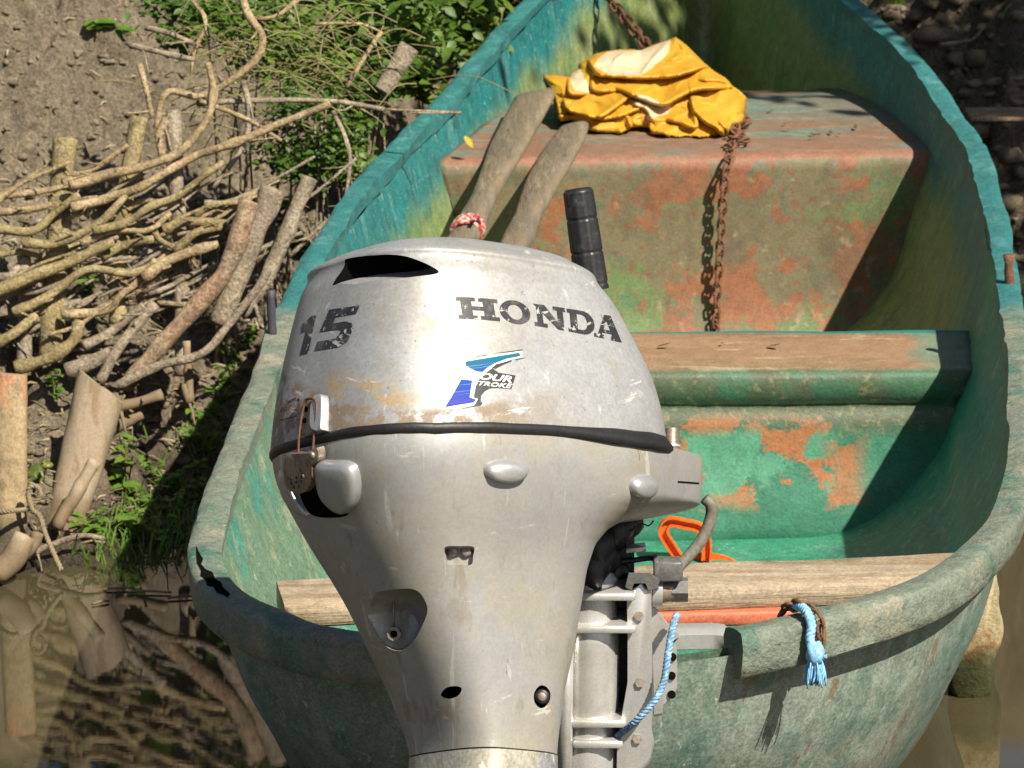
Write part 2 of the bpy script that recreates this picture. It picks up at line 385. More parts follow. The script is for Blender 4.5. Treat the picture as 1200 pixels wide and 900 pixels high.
ORANGE_P = M("orange_primer", (.50, .14, .07), .6, layers=[dict(col=(.36, .22, .15), s=12, lo=.5, hi=.62, ax=('X', .1, .22)), dict(col=(.3, .08, .05), s=20, lo=.55, hi=.7, amt=.6)], bump=[(60, .3)])

def zr(y): return np.interp(y, [.2, 1.0, 2.0, 3.0, 3.8, 4.8], [.40, .46, .50, .53, .63, .85])
RIMP = np.array([(.43,4.72),(.33,4.52),(.20,4.22),(.10,3.97),(.017,3.73),(-.049,3.47),(-.127,3.144),(-.190,2.877),(-.258,2.5),(-.288,2.284),(-.314,2.05),(-.341,1.78),(-.359,1.484),(-.372,1.21),(-.387,.964),(-.400,.72),(-.400,.557),(-.386,.44),(-.356,.362),(-.310,.305),(-.242,.242),(-.13,.205),(.0,.19),(.14,.195),(.284,.241),(.428,.328),(.544,.433),(.631,.589),(.672,.72),(.714,.964),(.745,1.256),(.769,1.58),(.798,1.99),(.821,2.409),(.830,2.806),(.800,3.17),(.758,3.47),(.695,3.73),(.635,3.97),(.58,4.2),(.50,4.52)])
def closed_curve(P, n):
    Q = np.vstack([P[-3:], P, P[:3]]); c = catmull(Q, n*4)
    # keep the part between the first point and its repeat
    d0 = np.argmin(np.linalg.norm(c[:n]-P[0], axis=1)); d1 = len(c)-n+np.argmin(np.linalg.norm(c[-n:]-P[0], axis=1))
    c = c[d0:d1]; seg = np.linalg.norm(np.diff(np.vstack([c, c[:1]]), axis=0), axis=1); cum = np.concatenate([[0], np.cumsum(seg)])
    cc = np.vstack([c, c[:1]]); t = np.linspace(0, cum[-1], n, endpoint=False)
    return np.stack([np.interp(t, cum, cc[:, k]) for k in range(2)], -1)
NR = 420
rim = closed_curve(RIMP, NR)
tg = np.roll(rim, -1, 0)-np.roll(rim, 1, 0); tg /= np.linalg.norm(tg, axis=1)[:, None]
outw = np.stack([tg[:, 1]*-1, tg[:, 0]], -1)
cen = np.stack([.13+.073*(np.clip(rim[:, 1], .75, 3.7)-.6), np.clip(rim[:, 1], .75, 3.7)], -1)
if ((rim-cen)*outw).sum(1).mean() < 0: outw = -outw
rz = zr(rim[:, 1])
PO = [(0, 0), (.2, .0), (.4, .01), (.5, .04), (.58, .085), (.65, .18), (.72, .29), (.8, .42), (.86, .56), (.92, .70), (.97, .88), (.99, .97)]
PI = [(0, 0), (.2, .0), (.4, .01), (.52, .03), (.61, .075), (.69, .15), (.76, .25), (.82, .37), (.855, .52), (.90, .68), (.935, .83), (.965, .97)]
def dense(pr, n):
    pr = np.array(pr); return catmull(np.c_[pr, np.zeros(len(pr))], n)[:, :2]
def hull_mesh(pr, zb, n, amp, seed):
    pr = dense(pr, n); rings = []
    for h, a in pr:
        xy = cen+(rim-cen)*h; z = zb+(rz-.01-zb)*a
        ring = []
        for k in range(NR):
            q = Vector((xy[k, 0], xy[k, 1], z[k]))
            e = (noise.noise(q*5+Vector((seed, 0, 0)))*amp+noise.noise(q*19)*amp*.35)*min(1, h*2)
            o = outw[k]*e*(a if a > .1 else .1)
            ring.append((xy[k, 0]+o[0], xy[k, 1]+o[1], z[k]+e*(1-a)*.6))
        rings.append(ring)
    V, F = loft(rings, cap0=False, cap1=False)
    return V, F
V, F = hull_mesh(PO, -.08, 34, .006, 3); hull = mk("hull", V, F, HULL_OUT, boat)
V, F = hull_mesh(PI, .088, 34, .007, 9); lining = mk("hull_lining", V, F, HULL_IN, boat)
atr = lining.data.attributes.new('rimd', 'FLOAT', 'POINT'); atr.data.foreach_set('value', (np.tile(rz, 34)-np.array(V)[:, 2]).tolist())
hp = dense(PI, 80)
def inner_x(y, z, side):
    a = (z-.088)/(zr(y)-.098); h = np.interp(a, hp[:, 1], hp[:, 0])
    c = .13+.073*(np.clip(y, .75, 3.7)-.6)
    L = rim[NR//12:NR//2-20]; Rr = rim[NR//2+20:-NR//12]
    xr = np.interp(y, L[::-1, 1], L[::-1, 0]) if side < 0 else np.interp(y, Rr[:, 1], Rr[:, 0])
    return c+(xr-c)*h
# rolled rim with a lip turned down outside; the starboard quarter ends at the motor plate
PR = [(-.030,-.035),(-.0295,-.004),(-.026,.006),(-.012,.010),(.006,.011),(.019,.009),(.0245,.003),(.0255,-.012),(.025,-.034),(.0235,-.047),(.019,-.052),(.012,-.050),(.008,-.036),(-.005,-.03)]
def rim_scale(k):
    y = rim[k, 1]; return float(np.interp(y, [.3, .6, 1.0, 3, 4.5], [.92, .74, .60, .56, .5]))
def rim_ring(k, fade=1.0):
    s_ = rim_scale(k); ring = []
    lip = np.interp(rim[k, 1], [.3, .9, 1.6], [1.0, .9, .55])
    for (o, z) in PR:
        q = Vector((rim[k, 0]+outw[k, 0]*o*3, rim[k, 1]+outw[k, 1]*o*3, rz[k]+z*3))
        e = noise.noise(q*11)*.0022+noise.noise(q*45)*.0007+noise.noise(q*4)*.004-.0014*max(0, noise.noise(q*30+Vector((3, 3, 3)))-.25)*4
        if z < -.02 and o > 0: z = -.02+(z+.02)*lip
        oo = o*s_ if o > -.02 else min(o*s_, -.0235)
        p = rim[k]+outw[k]*(oo+e)
        ring.append((p[0], p[1], rz[k]+z*s_+e*.9))
    return ring
gap = [k for k in range(NR) if rim[k, 1] < .26 and .085 < rim[k, 0] < .262]
kk = list(range(max(gap)+1, NR))+list(range(0, min(gap)))
V, F = loft([rim_ring(k) for k in kk]); mk("rim", V, F, RIM, boat, sharp=42)
rim_bvh = BVHTree.FromPolygons([Vector(v) for v in V], F); RIMVF = (V, F)
# thwart
def across(profile, name, mat, skew=0.0, n=60, tuck=.006, wob=.002, x0=None):
    rings = []
    xs = np.linspace(0, 1, n)
    for t in xs:
        ring = []
        for (y, z) in profile:
            tk = tuck+(.03 if z < .29 else 0); xl, xr = inner_x(y, max(z, .10), -1)-tk, inner_x(y, max(z, .10), 1)+tk
            x = xl+(xr-xl)*t; yy = y+skew*(x-.25)
            q = Vector((x, yy, z)); e = noise.noise(q*9)*wob+noise.noise(q*40)*wob*.4
            ring.append((x, yy+e, z+e*.7))
        rings.append(ring)
    V, F = loft(rings); return mk(name, V, F, mat, boat)
TP = [(2.067, 0.0793), (2.067, 0.2448), (2.064, 0.351), (2.052, 0.3598), (2.017, 0.3589), (1.947, 0.358), (1.867, 0.3571), (1.817, 0.3554), (1.805, 0.351), (1.799, 0.3423), (1.8, 0.3214), (1.804, 0.3075), (1.813, 0.2988), (1.815, 0.2909), (1.805, 0.2831), (1.802, 0.2622), (1.798, 0.2274), (1.79, 0.1838), (1.777, 0.149), (1.765, 0.105), (1.757, 0.06)]
thw = across(TP, "thwart", BENCHM, skew=.02)
BP = [(3.72,.06),(3.72,.455),(3.6,.462),(3.45,.464),(3.3,.463),(3.15,.461),(3.06,.459),(3.04,.456),(3.03,.448),(3.028,.43),(3.03,.37),(3.03,.3),(3.025,.2),(3.01,.12),(2.98,.08),(2.95,.06)]
across(BP, "bow_locker", BOXM, skew=.10, wob=.004, tuck=.012)
# orange ledge inside the transom, loose plank seat
V, F = box((.17, .60, .333), (1, .07, 0), (-.07, 1, 0), (0, 0, 1), .20, .07, .010, .004); mk("transom_ledge", V, F, ORANGE_P, boat, sharp=40)
a0 = PZ(326, 724, .357)+np.array([0, .06, 0]); a1 = PZ(1140, 690, .357)+np.array([0, .06, 0]); ax = (a1-a0)/np.linalg.norm(a1-a0); up_ = np.array([0, 0, 1.0]); az_ = np.cross(ax, up_); az_ /= np.linalg.norm(az_); uz = np.cross(az_, ax)*-1
if uz[2] < 0: uz = -uz
rings = []
prof = [(-.057,-.015),(-.060,-.012),(-.060,.010),(-.056,.015),(-.03,.0155),(.03,.015),(.056,.0155),(.060,.011),(.060,-.012),(.057,-.015)]
for t in np.linspace(0, 1, 40):
    c = a0+(a1-a0)*t; c = c+uz*noise.noise(Vector((t*3, 0, 5)))*.003
    rings.append([c-az_*p+uz*(q+noise.noise(Vector((t*14, p*40, q*90)))*.0012) for (p, q) in prof])
V, F = loft(rings); plank = mk("plank_seat", V, F, WOOD_P, boat, sharp=50)
# thole pins standing on the gunwale
for (u, v0, v1, y, r, lab) in ((1184, 350, 299, 1.80, 6, None), (319, 392, 340, 1.50, 5, None)):
    b0 = PY(u, v0, y); t0 = PY(u-2, v1, y)
    P = [b0+(t0-b0)*t for t in np.linspace(-.1, 1, 7)]
    V, F = tube(P, [r/740*(1+.1*math.sin(i*2.3)) for i in range(7)], 10, .25, u); mk("thole_pin", V, F, RUST if u > 600 else M("pin_iron", (.05, .045, .06), .6, layers=[dict(col=(.04,.12,.13), ax=('Z', .54, .50), amt=1.0)]), boat)
# raised repair patch round the starboard pin
# ------------------------------------------------------------------ the outboard motor
SILVER = M("silver_paint", (.46, .465, .47), .36, .55, layers=[
    dict(col=(.36, .35, .32), s=7, lo=.45, hi=.7, amt=.5), dict(col=(.30, .27, .20), s=16, lo=.60, hi=.72, amt=.5, rough=.6, metal=.1),
    dict(col=(.62, .62, .60), s=60, st=(1, 1, .2), lo=.62, hi=.7, amt=.6), dict(col=(.12, .11, .10), s=75, lo=.69, hi=.74, amt=.6, rough=.7, metal=.1, seed=6),
    dict(col=(.60, .58, .54), s=45, st=(.3, .3, 2.6), lo=.69, hi=.72, amt=.8, rough=.6)], bump=[(40, .05), (220, .05, (1, 1, 1), .001)], rvar=.25, fine=.10)
SHROUDP = M("shroud_paint", (.40, .40, .39), .42, .40, layers=[
    dict(col=(.33, .315, .27), s=6, lo=.42, hi=.66, amt=.7, rough=.5, metal=.2), dict(col=(.30, .265, .19), s=9, lo=.48, hi=.62, amt=.55, rough=.6, metal=.1), dict(col=(.20, .16, .10), s=26, st=(1, 1, .35), lo=.57, hi=.65, amt=.5, rough=.6, metal=.1, seed=23),
    dict(col=(.62, .61, .57), s=38, st=(1.5, 1.5, .10), lo=.60, hi=.66, amt=.6), dict(col=(.60, .58, .52), s=34, st=(.5, .5, 2.6), lo=.655, hi=.675, amt=.7, seed=24), dict(col=(.08, .075, .065), s=70, st=(2.2, 2.2, .2), lo=.67, hi=.70, amt=.7, seed=27, rough=.6, metal=0.0), dict(col=(.10, .30, .20), s=120, st=(.5, .5, 2), lo=.715, hi=.73, amt=.7, seed=29), dict(col=(.12, .10, .08), s=80, lo=.68, hi=.74, amt=.6, rough=.7, metal=0.0, seed=6),
    dict(col=(.56, .55, .50), s=30, st=(.35, .35, 2.4), lo=.66, hi=.70, amt=.8, rough=.6), dict(col=(.55, .45, .28), s=55, lo=.70, hi=.74, amt=.7, seed=13, rough=.7)],
    bump=[(40, .05), (220, .05, (1, 1, 1), .001)], rvar=.25, fine=.10)
LEGP = M("leg_paint", (.40, .385, .31), .5, .3, layers=[dict(col=(.30, .31, .33), s=9, lo=.48, hi=.6), dict(col=(.62, .60, .52), s=40, lo=.60, hi=.66), dict(col=(.22, .17, .08), s=7, lo=.55, hi=.7, amt=.6)], bump=[(90, .3, (1, 1, 1), .002)])
ALU = M("cast_aluminium", (.68, .67, .64), .28, .60, layers=[dict(col=(.34, .31, .25), s=14, lo=.53, hi=.68, amt=.45, rough=.5), dict(col=(.66, .64, .60), s=50, lo=.58, hi=.68, amt=.5)], bump=[(120, .12, (1, 1, 1), .002)], rvar=.2, fine=.1)
BLACK = M("black_plastic", (.018, .018, .02), .42, layers=[dict(col=(.06, .058, .055), s=40, lo=.55, hi=.7, amt=.7)], bump=[(150, .15, (1, 1, 1), .002)])
RUBBER = M("black_rubber", (.014, .014, .014), .5, bump=[(60, .2)])
DARK = M("cavity_shade", (.006, .006, .005), .9, spec=0.0, fine=0)  # near-black colour stands in for the shade inside holes, slits and recesses
GREYP = M("grey_plastic", (.12, .118, .115), .45, layers=[dict(col=(.2, .19, .17), s=40, lo=.5, hi=.65)])
HOSE = M("grey_hose", (.17, .16, .125), .55)
INKM = M("black_ink", (.022, .022, .025), .5, layers=[dict(col=(.40, .40, .40), s=150, lo=.60, hi=.62, rough=.4), dict(col=(.40, .38, .34), s=55, st=(.4, .4, 2.5), lo=.61, hi=.63), dict(col=(.09, .085, .08), s=30, lo=.5, hi=.62, amt=.7)])
WHITEM = M("white_ink", (.80, .80, .80), .4); INK2 = M("dark_ink", (.03, .028, .03), .45)

TH = R(38); TL = R(25)
mO = PY(551, 541, -.10)
mU = np.array([0, math.sin(TL), math.cos(TL)]); bY = np.array([0, math.cos(TL), -math.sin(TL)]); bX = np.array([1.0, 0, 0])
mF = math.cos(TH)*bX+math.sin(TH)*bY; mS = np.cross(mU, mF)
def mp(f, s_, u):
    u = u+.07*max(0.0, f+.16)*(1-float(sm(.0, .16, u)))*float(sm(-.24, -.10, u))
    return mO+mF*f+mS*s_+mU*u
motor_base = mp(0, 0, -.62)
motor = empty("outboard_motor", motor_base, "scuffed silver outboard motor with a 15 on its cowl hanging on the stern", "outboard motor")
zs = (mp(-.12, -.165, .012)-motor_base)[2]; xs_ = (PY(450, 480, -.25)-motor_base)[0]
COWLP = M("cowl_paint", (.37, .375, .38), .54, .38, layers=[
    dict(col=(.33, .32, .29), s=7, lo=.42, hi=.66, amt=.6), dict(col=(.27, .24, .18), s=16, lo=.58, hi=.72, amt=.55, rough=.6, metal=.1),
    dict(col=(.36, .23, .08), s=24, st=(1, 1, 2.2), lo=.44, hi=.50, ax=[('Z', zs+.045, zs+.018, .03, 40), ('Z', zs+.004, zs+.016, .01, 40), ('X', xs_-.075, xs_-.05, .02), ('X', xs_+.06, xs_+.0, .03)], amt=.8, rough=.7, metal=0.0),
    dict(col=(.20, .13, .06), s=40, lo=.42, hi=.52, ax=[('Z', zs+.014, zs+.004, .006, 40), ('X', xs_+.25, xs_+.1, .05)], amt=.75, rough=.7, metal=0.0),
    dict(col=(.60, .60, .58), s=60, st=(1, 1, .2), lo=.60, hi=.68, amt=.6), dict(col=(.10, .09, .08), s=110, lo=.64, hi=.69, amt=.6, rough=.7, metal=.1, seed=6),
    dict(col=(.64, .62, .56), s=40, st=(.35, .35, 2.8), lo=.645, hi=.67, amt=.8, rough=.6), dict(col=(.16, .14, .12), s=60, st=(2.6, 2.6, .35), lo=.665, hi=.69, amt=.7, rough=.6, seed=19)],
    bump=[(40, .06), (220, .08, (1, 1, 1), .001)], rvar=.3, fine=.16)
BLUEM = M("blue_ink", (.010, .055, .34), .6, spec=.2, layers=[dict(col=(.006, .13, .20), ax=('Z', zs+.036, zs+.056)), dict(col=(.04, .05, .36), ax=('Z', zs+.03, zs+.012)), dict(col=(.35, .42, .6), s=12, st=(.3, .3, 60), lo=.58, hi=.62, amt=.6)], fine=0)
def sect(u, ar, af, w, n, N=260, taper=None):
    ring = []
    for k in range(N):
        p = 2*math.pi*k/N; c, s_ = math.cos(p), math.sin(p)
        f = (af if c > 0 else ar)*math.copysign(abs(c)**(2/n), c); q = w*math.copysign(abs(s_)**(2/n), s_)
        if taper: q *= 1-taper*float(sm(.09, .27, f))
        ring.append(mp(f, q, u))
    return ring
def tab(T, us):
    T = np.array(T)[np.argsort(np.array(T)[:, 0])]
    # smooth interpolation of each column
    out = []
    for c in range(1, T.shape[1]):
        xs, ys = T[:, 0], T[:, c]; d = np.gradient(ys, xs); o = []
        for u in us:
            i = min(max(int(np.searchsorted(xs, u))-1, 0), len(xs)-2); h = xs[i+1]-xs[i]; t = min(max((u-xs[i])/h, 0), 1)
            o.append((2*t**3-3*t*t+1)*ys[i]+(t**3-2*t*t+t)*h*d[i]+(-2*t**3+3*t*t)*ys[i+1]+(t**3-t*t)*h*d[i+1])
        out.append(o)
    return np.array(out).T
def inpoly(P, poly):
    """signed distance (positive inside) of points to a polygon"""
    P = np.asarray(P, float); poly = np.asarray(poly, float); n = len(poly); ins = np.zeros(len(P), bool); dm = np.full(len(P), 1e9)
    for i in range(n):
        a, b = poly[i], poly[(i+1) % n]
        cond = ((a[1] > P[:, 1]) != (b[1] > P[:, 1])); xx = a[0]+(P[:, 1]-a[1])*(b[0]-a[0])/((b[1]-a[1]) if b[1] != a[1] else 1e-9)
        ins ^= cond & (P[:, 0] < xx)
        ab = b-a; t = np.clip(((P-a)@ab)/(ab@ab+1e-12), 0, 1); dm = np.minimum(dm, np.linalg.norm(P-(a+t[:, None]*ab), axis=1))
    return np.where(ins, dm, -dm)
def smooth_poly(P, n=60):
    P = np.array(P, float); Q = np.vstack([P[-2:], P, P[:2]]); k = len(P)
    out = []
    for i in range(1, k+1):
        p0, p1, p2, p3 = Q[i], Q[i+1], Q[(i+2)], Q[(i+3) if i+3 < len(Q) else (i+3-k)]
        for t in np.linspace(0, 1, max(2, n//k), endpoint=False):
            out.append(.5*(2*p1+(p2-p0)*t+(2*p0-5*p1+4*p2-p3)*t*t+(3*p1-p0-3*p2+p3)*t**3))
    return np.array(out)
def recess(V, poly, depth, soft=4.0, near=None, direction=None):
    V = np.asarray(V, float); r = V-CAM; d = r@_fw
    uv = np.stack([600+FPX*(r@_rt)/d, 450-FPX*(r@_up)/d], -1)
    front = d < (near if near is not None else 1e9)
    sd = inpoly(uv, poly); a = sm(0, soft, sd)*front
    D_ = direction if direction is not None else _fw
    return V+a[:, None]*np.asarray(D_)*depth, (sd > soft*.6) & front

# cowl
CT = [(.008,.2245,.2225,.1690),(.05,.2205,.2150,.1660),(.10,.2120,.2000,.1600),(.15,.2010,.172,.152),(.185,.1920,.144,.145),(.205,.185,.124,.138),(.209,.1855,.121,.1385),(.222,.168,.100,.122),(.233,.138,.078,.100),(.240,.097,.055,.070),(.243,.05,.03,.035)]
us = np.concatenate([np.linspace(.004, .198, 60), np.linspace(.2, .243, 34)])
tb = tab(CT, us)
V, F = loft([sect(u, *np.maximum(t, .01), 3.0) for u, t in zip(us, tb)], cap0=False)
V = np.array(V)
def cut(V, F, cutters):
    """carve recesses: cutters = (outline, scale of the floor outline, shift of the floor, depth, material index)"""
    def tmp(V, F, mi=0, n=2):
        me = mesh_data("tmp", V, F, [COWLP, DARK], True, [mi]*len(F)); o = bpy.data.objects.new("tmp", me); COL.objects.link(o); return o
    bv = BVHTree.FromPolygons([Vector(v) for v in V], F)
    base = tmp(V, F); cs = []
    for (poly, ks, shift, depth, mi) in cutters:
        poly = np.array(poly); c = poly.mean(0); p0 = np.array(bv.ray_cast(Vector(CAM), Vector(ray(*c)).normalized())[0]); d0 = (p0-CAM)@_fw
        rings = []
        for (dd, k, sh) in ((-.06, 1, 0), (.004, 1, 0), (depth*.5, 1-(1-ks)*.4, .4), (depth*.85, 1-(1-ks)*.75, .75), (depth, ks, 1)):
            rings.append([CAM+ray(*(c+(q-c)*k+np.array(shift)*sh))*(d0+dd) for q in poly])
        cv, cf = loft(rings)
        bm_ = bmesh.new(); me_ = mesh_data("tmp", cv, cf, None); bm_.from_mesh(me_); bmesh.ops.recalc_face_normals(bm_, faces=bm_.faces); bm_.to_mesh(me_); bm_.free()
        me_.materials.append(COWLP); me_.materials.append(DARK); np_ = len(poly); nf_ = len(cf); me_.polygons.foreach_set("material_index", [(1 if (mi == 1 or (mi == 2 and i >= 3*np_)) else 0) for i in range(nf_)])
        co = bpy.data.objects.new("tmp", me_); COL.objects.link(co); cs.append(co)
        md = base.modifiers.new("b", 'BOOLEAN'); md.operation = 'DIFFERENCE'; md.object = co; md.solver = 'EXACT'; md.material_mode = 'INDEX'
    bm_ = bmesh.new(); bm_.from_mesh(base.data); bmesh.ops.recalc_face_normals(bm_, faces=bm_.faces); bm_.to_mesh(base.data); bm_.free()
    bpy.context.view_layer.update()
    me = base.evaluated_get(bpy.context.evaluated_depsgraph_get()).to_mesh()
    V2 = np.array([v.co[:] for v in me.vertices]); F2 = [tuple(p.vertices) for p in me.polygons]; I2 = [p.material_index for p in me.polygons]
    for o in cs+[base]: bpy.data.objects.remove(o)
    return V2, F2, I2
def slotpoly(): return smooth_poly([(366,343),(370,322),(396,308),(440,299),(478,301),(514,318),(488,324),(440,329),(395,338),(374,347)], 80)
c0 = mp(0, 0, .03)
V = np.vstack([V, [c0]]); F = list(F)+[(len(V)-1, (k+1) % 260, k) for k in range(260)]
V, F, mi = cut(V, F, [(slotpoly(), .8, (5, -8), .04, 2)])
cowl = mk("cowl", V, F, [COWLP, DARK], motor, midx=mi, sharp=35)
cowl_bvh = BVHTree.FromPolygons([Vector(v) for v in V], F)
# slot lip
# rubber seal
N_ = 260; rings = []
for (k_, du, off) in ((0, .009, -.008), (1, .008, -.001), (2, .003, .002), (3, -.001, .002), (4, -.006, -.001), (5, -.007, -.008)):
    ring = []
    for k in range(N_):
        p = 2*math.pi*k/N_; c, s_ = math.cos(p), math.sin(p)
        f = .2235*math.copysign(abs(c)**(2/3), c); q = .169*math.copysign(abs(s_)**(2/3), s_)
        nrm = math.hypot(f, q); f += off*f/nrm; q += off*q/nrm
        sag = float(sm(-.02, .12, f)*sm(.0, -.1, q)); uu = du-(sag*.008 if 2 <= k_ <= 4 else 0)+noise.noise(Vector((p*6, 0, k_)))*.001
        b = 1+sag*(.028 if 1 < k_ < 5 else 0)
        ring.append(mp(f*b, q*b, uu))
    rings.append(ring)
V, F = loft(rings); mk("seal", V, F, RUBBER, motor)
# lower shroud with its front arm
ST = np.array([(-.006,.2225,.305,.168),(-.02,.2215,.306,.1675),(-.04,.214,.306,.163),(-.062,.200,.305,.156),(-.069,.1965,.262,.153),(-.076,.192,.205,.150),(-.086,.187,.168,.146),(-.098,.181,.142,.140),(-.115,.172,.125,.131),(-.14,.155,.118,.120),(-.165,.138,.116,.112),(-.21,.110,.111,.101),(-.26,.081,.101,.090),(-.31,.055,.0965,.081),(-.335,.046,.095,.077)])[::-1]
us = np.concatenate([np.linspace(-.335, -.115, 80), np.linspace(-.113, -.055, 60), np.linspace(-.052, -.006, 18)])
def smooth_tab(c, sig):
    g = np.linspace(-.36, .02, 800); y = np.interp(g, ST[:, 0], ST[:, c]); k = np.exp(-.5*(np.arange(-120, 121)*(g[1]-g[0])/sig)**2); k /= k.sum()
    return np.interp(us, g, np.convolve(np.pad(y, 120, mode='edge'), k, 'valid'))
tb = np.stack([smooth_tab(1, .014), smooth_tab(2, .0022), smooth_tab(3, .014)], -1)
rings = [sect(u, *t, 3.0, taper=.22*float(sm(-.13, -.07, u))) for u, t in zip(us, tb)]
rings = [sect(us[0]-.001, *(tb[0]-.012), 3.0)]+rings+[sect(-.005, *(tb[-1]-.012), 3.0, taper=.22)]
V, F = loft(rings)
V = np.array(V)
pocket = smooth_poly([(403,708),(425,697),(470,690),(488,692),(497,702),(501,716),(494,735),(484,752),(468,764),(446,762),(424,746)], 66)
sq = smooth_poly([(522,641),(538,640),(555,641),(555,651),(553,661),(538,662),(524,661),(522,651)], 40)
h1 = smooth_poly([(516,815),(523,806),(534,804),(541,807),(537,815),(526,819)], 30)
h2 = smooth_poly([(626,812),(634,803),(645,809),(645,822),(635,830),(627,824)], 30)
V, F, mi = cut(V, F, [(pocket, .55, (6, 14), .040, 0), (sq, .85, (0, 3), .016, 0), (h1, .8, (0, 0), .03, 1), (h2, .85, (0, 0), .012, 1)])
shroud = mk("shroud", V, F, [SHROUDP, DARK], motor, midx=mi, sharp=40)
sh_bvh = BVHTree.FromPolygons([Vector(v) for v in V], F)
def hit(u, v, bvh):
    o, n, i, d = bvh.ray_cast(Vector(CAM), Vector(ray(u, v)).normalized())
    return (np.array(o), np.array(n)) if o is not None else (None, None)
def frame_at(u, v, bvh, flat=False):
    p, n = hit(u, v, bvh)
    if n@_fw > 0: n = -n
    up_ = mU-n*(mU@n); up_ /= np.linalg.norm(up_); return p, n, up_, np.cross(up_, n)
# flat print draped on the cowl
def drape(polys, bvh, off, maxe=5.0):
    V = []; F = []
    for poly in polys:
        poly = [Vector((float(a), float(b), 0)) for a, b in poly]
        tris = [[poly[i].xy for i in t] for t in tessellate_polygon([poly])]
        st = tris
        while st:
            t = st.pop(); e = [(t[i]-t[(i+1) % 3]).length for i in range(3)]; m_ = max(e)
            if m_ > maxe:
                i = e.index(m_); a, b, c = t[i], t[(i+1) % 3], t[(i+2) % 3]; mid = (a+b)/2
                st.append([a, mid, c]); st.append([mid, b, c])
            else:
                ps = []
                for q in t:
                    p, n = hit(q[0], q[1], bvh)
                    if p is None: break
                    if n@_fw > 0: n = -n
                    ps.append(p+n*off)
                if len(ps) == 3:
                    b0 = len(V); V += ps
                    nn = np.cross(ps[1]-ps[0], ps[2]-ps[0]); F.append((b0, b0+1, b0+2) if nn@_fw < 0 else (b0, b0+2, b0+1))
    return V, F
def zpoly(P, ox, oy, s_): return [(ox+a/s_, oy+b/s_) for a, b in P]
# HONDA, slab letters set on a falling base line
def bl(s_, t):
    x = 538+188*s_; y0 = 373.5+27.5*max(s_, 0)**1.6; y1 = 348+24*max(s_, 0)**1.5
    return (x-4.5*t*(1-s_*.6)+(0), y0+(y1-y0)*t)
def L(poly, s0, s1): return [bl(s0+(s1-s0)*a, b) for a, b in poly]
def bar(x0, x1, y0, y1): return [(x0, y0), (x1, y0), (x1, y1), (x0, y1)]
def annulus(cx, cy, rx, ry, tx, ty, n=28, a0=0, a1=2*math.pi):
    out = []
    for i in range(n):
        p, q = a0+(a1-a0)*i/n, a0+(a1-a0)*(i+1)/n
        out.append([(cx+rx*math.cos(p), cy+ry*math.sin(p)), (cx+rx*math.cos(q), cy+ry*math.sin(q)), (cx+(rx-tx)*math.cos(q), cy+(ry-ty)*math.sin(q)), (cx+(rx-tx)*math.cos(p), cy+(ry-ty)*math.sin(p))])
    return out
LET = {
 'H': [bar(.10,.36,0,1), bar(.64,.90,0,1), bar(.36,.64,.42,.60), bar(0,.10,0,.17), bar(.36,.46,0,.17), bar(0,.10,.83,1), bar(.36,.46,.83,1), bar(.54,.64,0,.17), bar(.90,1,0,.17), bar(.54,.64,.83,1), bar(.90,1,.83,1)],
 'O': annulus(.5,.5,.5,.54,.26,.20),
 'N': [bar(.10,.28,0,.86), bar(.74,.92,.14,1), [(.02,1),(.36,1),(.92,.0),(.72,.0),(.10,.9)], bar(0,.10,0,.17), bar(.28,.40,0,.17), bar(.62,.74,.83,1), bar(.92,1,.83,1)],
 'D': [bar(.10,.36,0,1), bar(0,.10,0,.17), bar(0,.10,.83,1), bar(.36,.55,0,.17), bar(.36,.55,.83,1)]+annulus(.55,.5,.45,.5,.27,.18,16,-math.pi/2,math.pi/2),
 'A': [[(.40,1),(.62,1),(.96,.0),(.68,.0)], [(.40,1),(.50,.86),(.22,.0),(.08,.0)], bar(.26,.72,.24,.38), bar(0,.08,0,.15), bar(.22,.34,0,.15), bar(.58,.68,0,.15)]}
polys = []
for ch, s0, s1 in (('H',0,.255),('O',.262,.452),('N',.472,.672),('D',.682,.848),('A',.842,1.02)):
    polys += [L(p, s0, s1) for p in LET[ch]]
V, F = drape(polys, cowl_bvh, .0006); mk("maker_lettering", V, F, INKM, cowl, smooth=False)
Z1 = lambda P: zpoly(P, 300, 250, 4)
one = [(218,520),(262,482),(284,478),(247,655),(208,664),(236,552),(214,560)]
five = [(345,452),(488,432),(471,472),(374,487),(364,516),(420,507),(450,515),(457,540),(432,600),(396,626),(275,645),(290,602),(374,588),(394,566),(400,550),(386,545),(300,557)]
V, F = drape([Z1(one), Z1(five)], cowl_bvh, .0006); mk("number_mark", V, F, INKM, cowl, smooth=False)
Z2 = lambda P: zpoly(P, 500, 390, 8.571)
V, F = drape([Z2(p) for p in ([(350,275),(960,180),(955,240),(820,280),(700,330),(600,400),(480,410),(380,370),(330,330)], [(330,455),(520,470),(485,650),(525,655),(500,725),(150,770),(240,640)], [(380,385),(440,365),(520,395),(515,420),(470,470),(400,475),(350,440)])], cowl_bvh, .0004)
emb = mk("emblem", V, F, WHITEM, cowl, smooth=False)
V, F = drape([Z2(p) for p in ([(385,290),(930,200),(938,235),(800,262),(680,308),(600,358),(560,395),(500,388),(440,362),(392,330)], [(345,468),(455,480),(430,650),(495,672),(470,700),(180,750),(250,640)])], cowl_bvh, .0007)
mk("emblem_blue", V, F, BLUEM, emb, smooth=False)
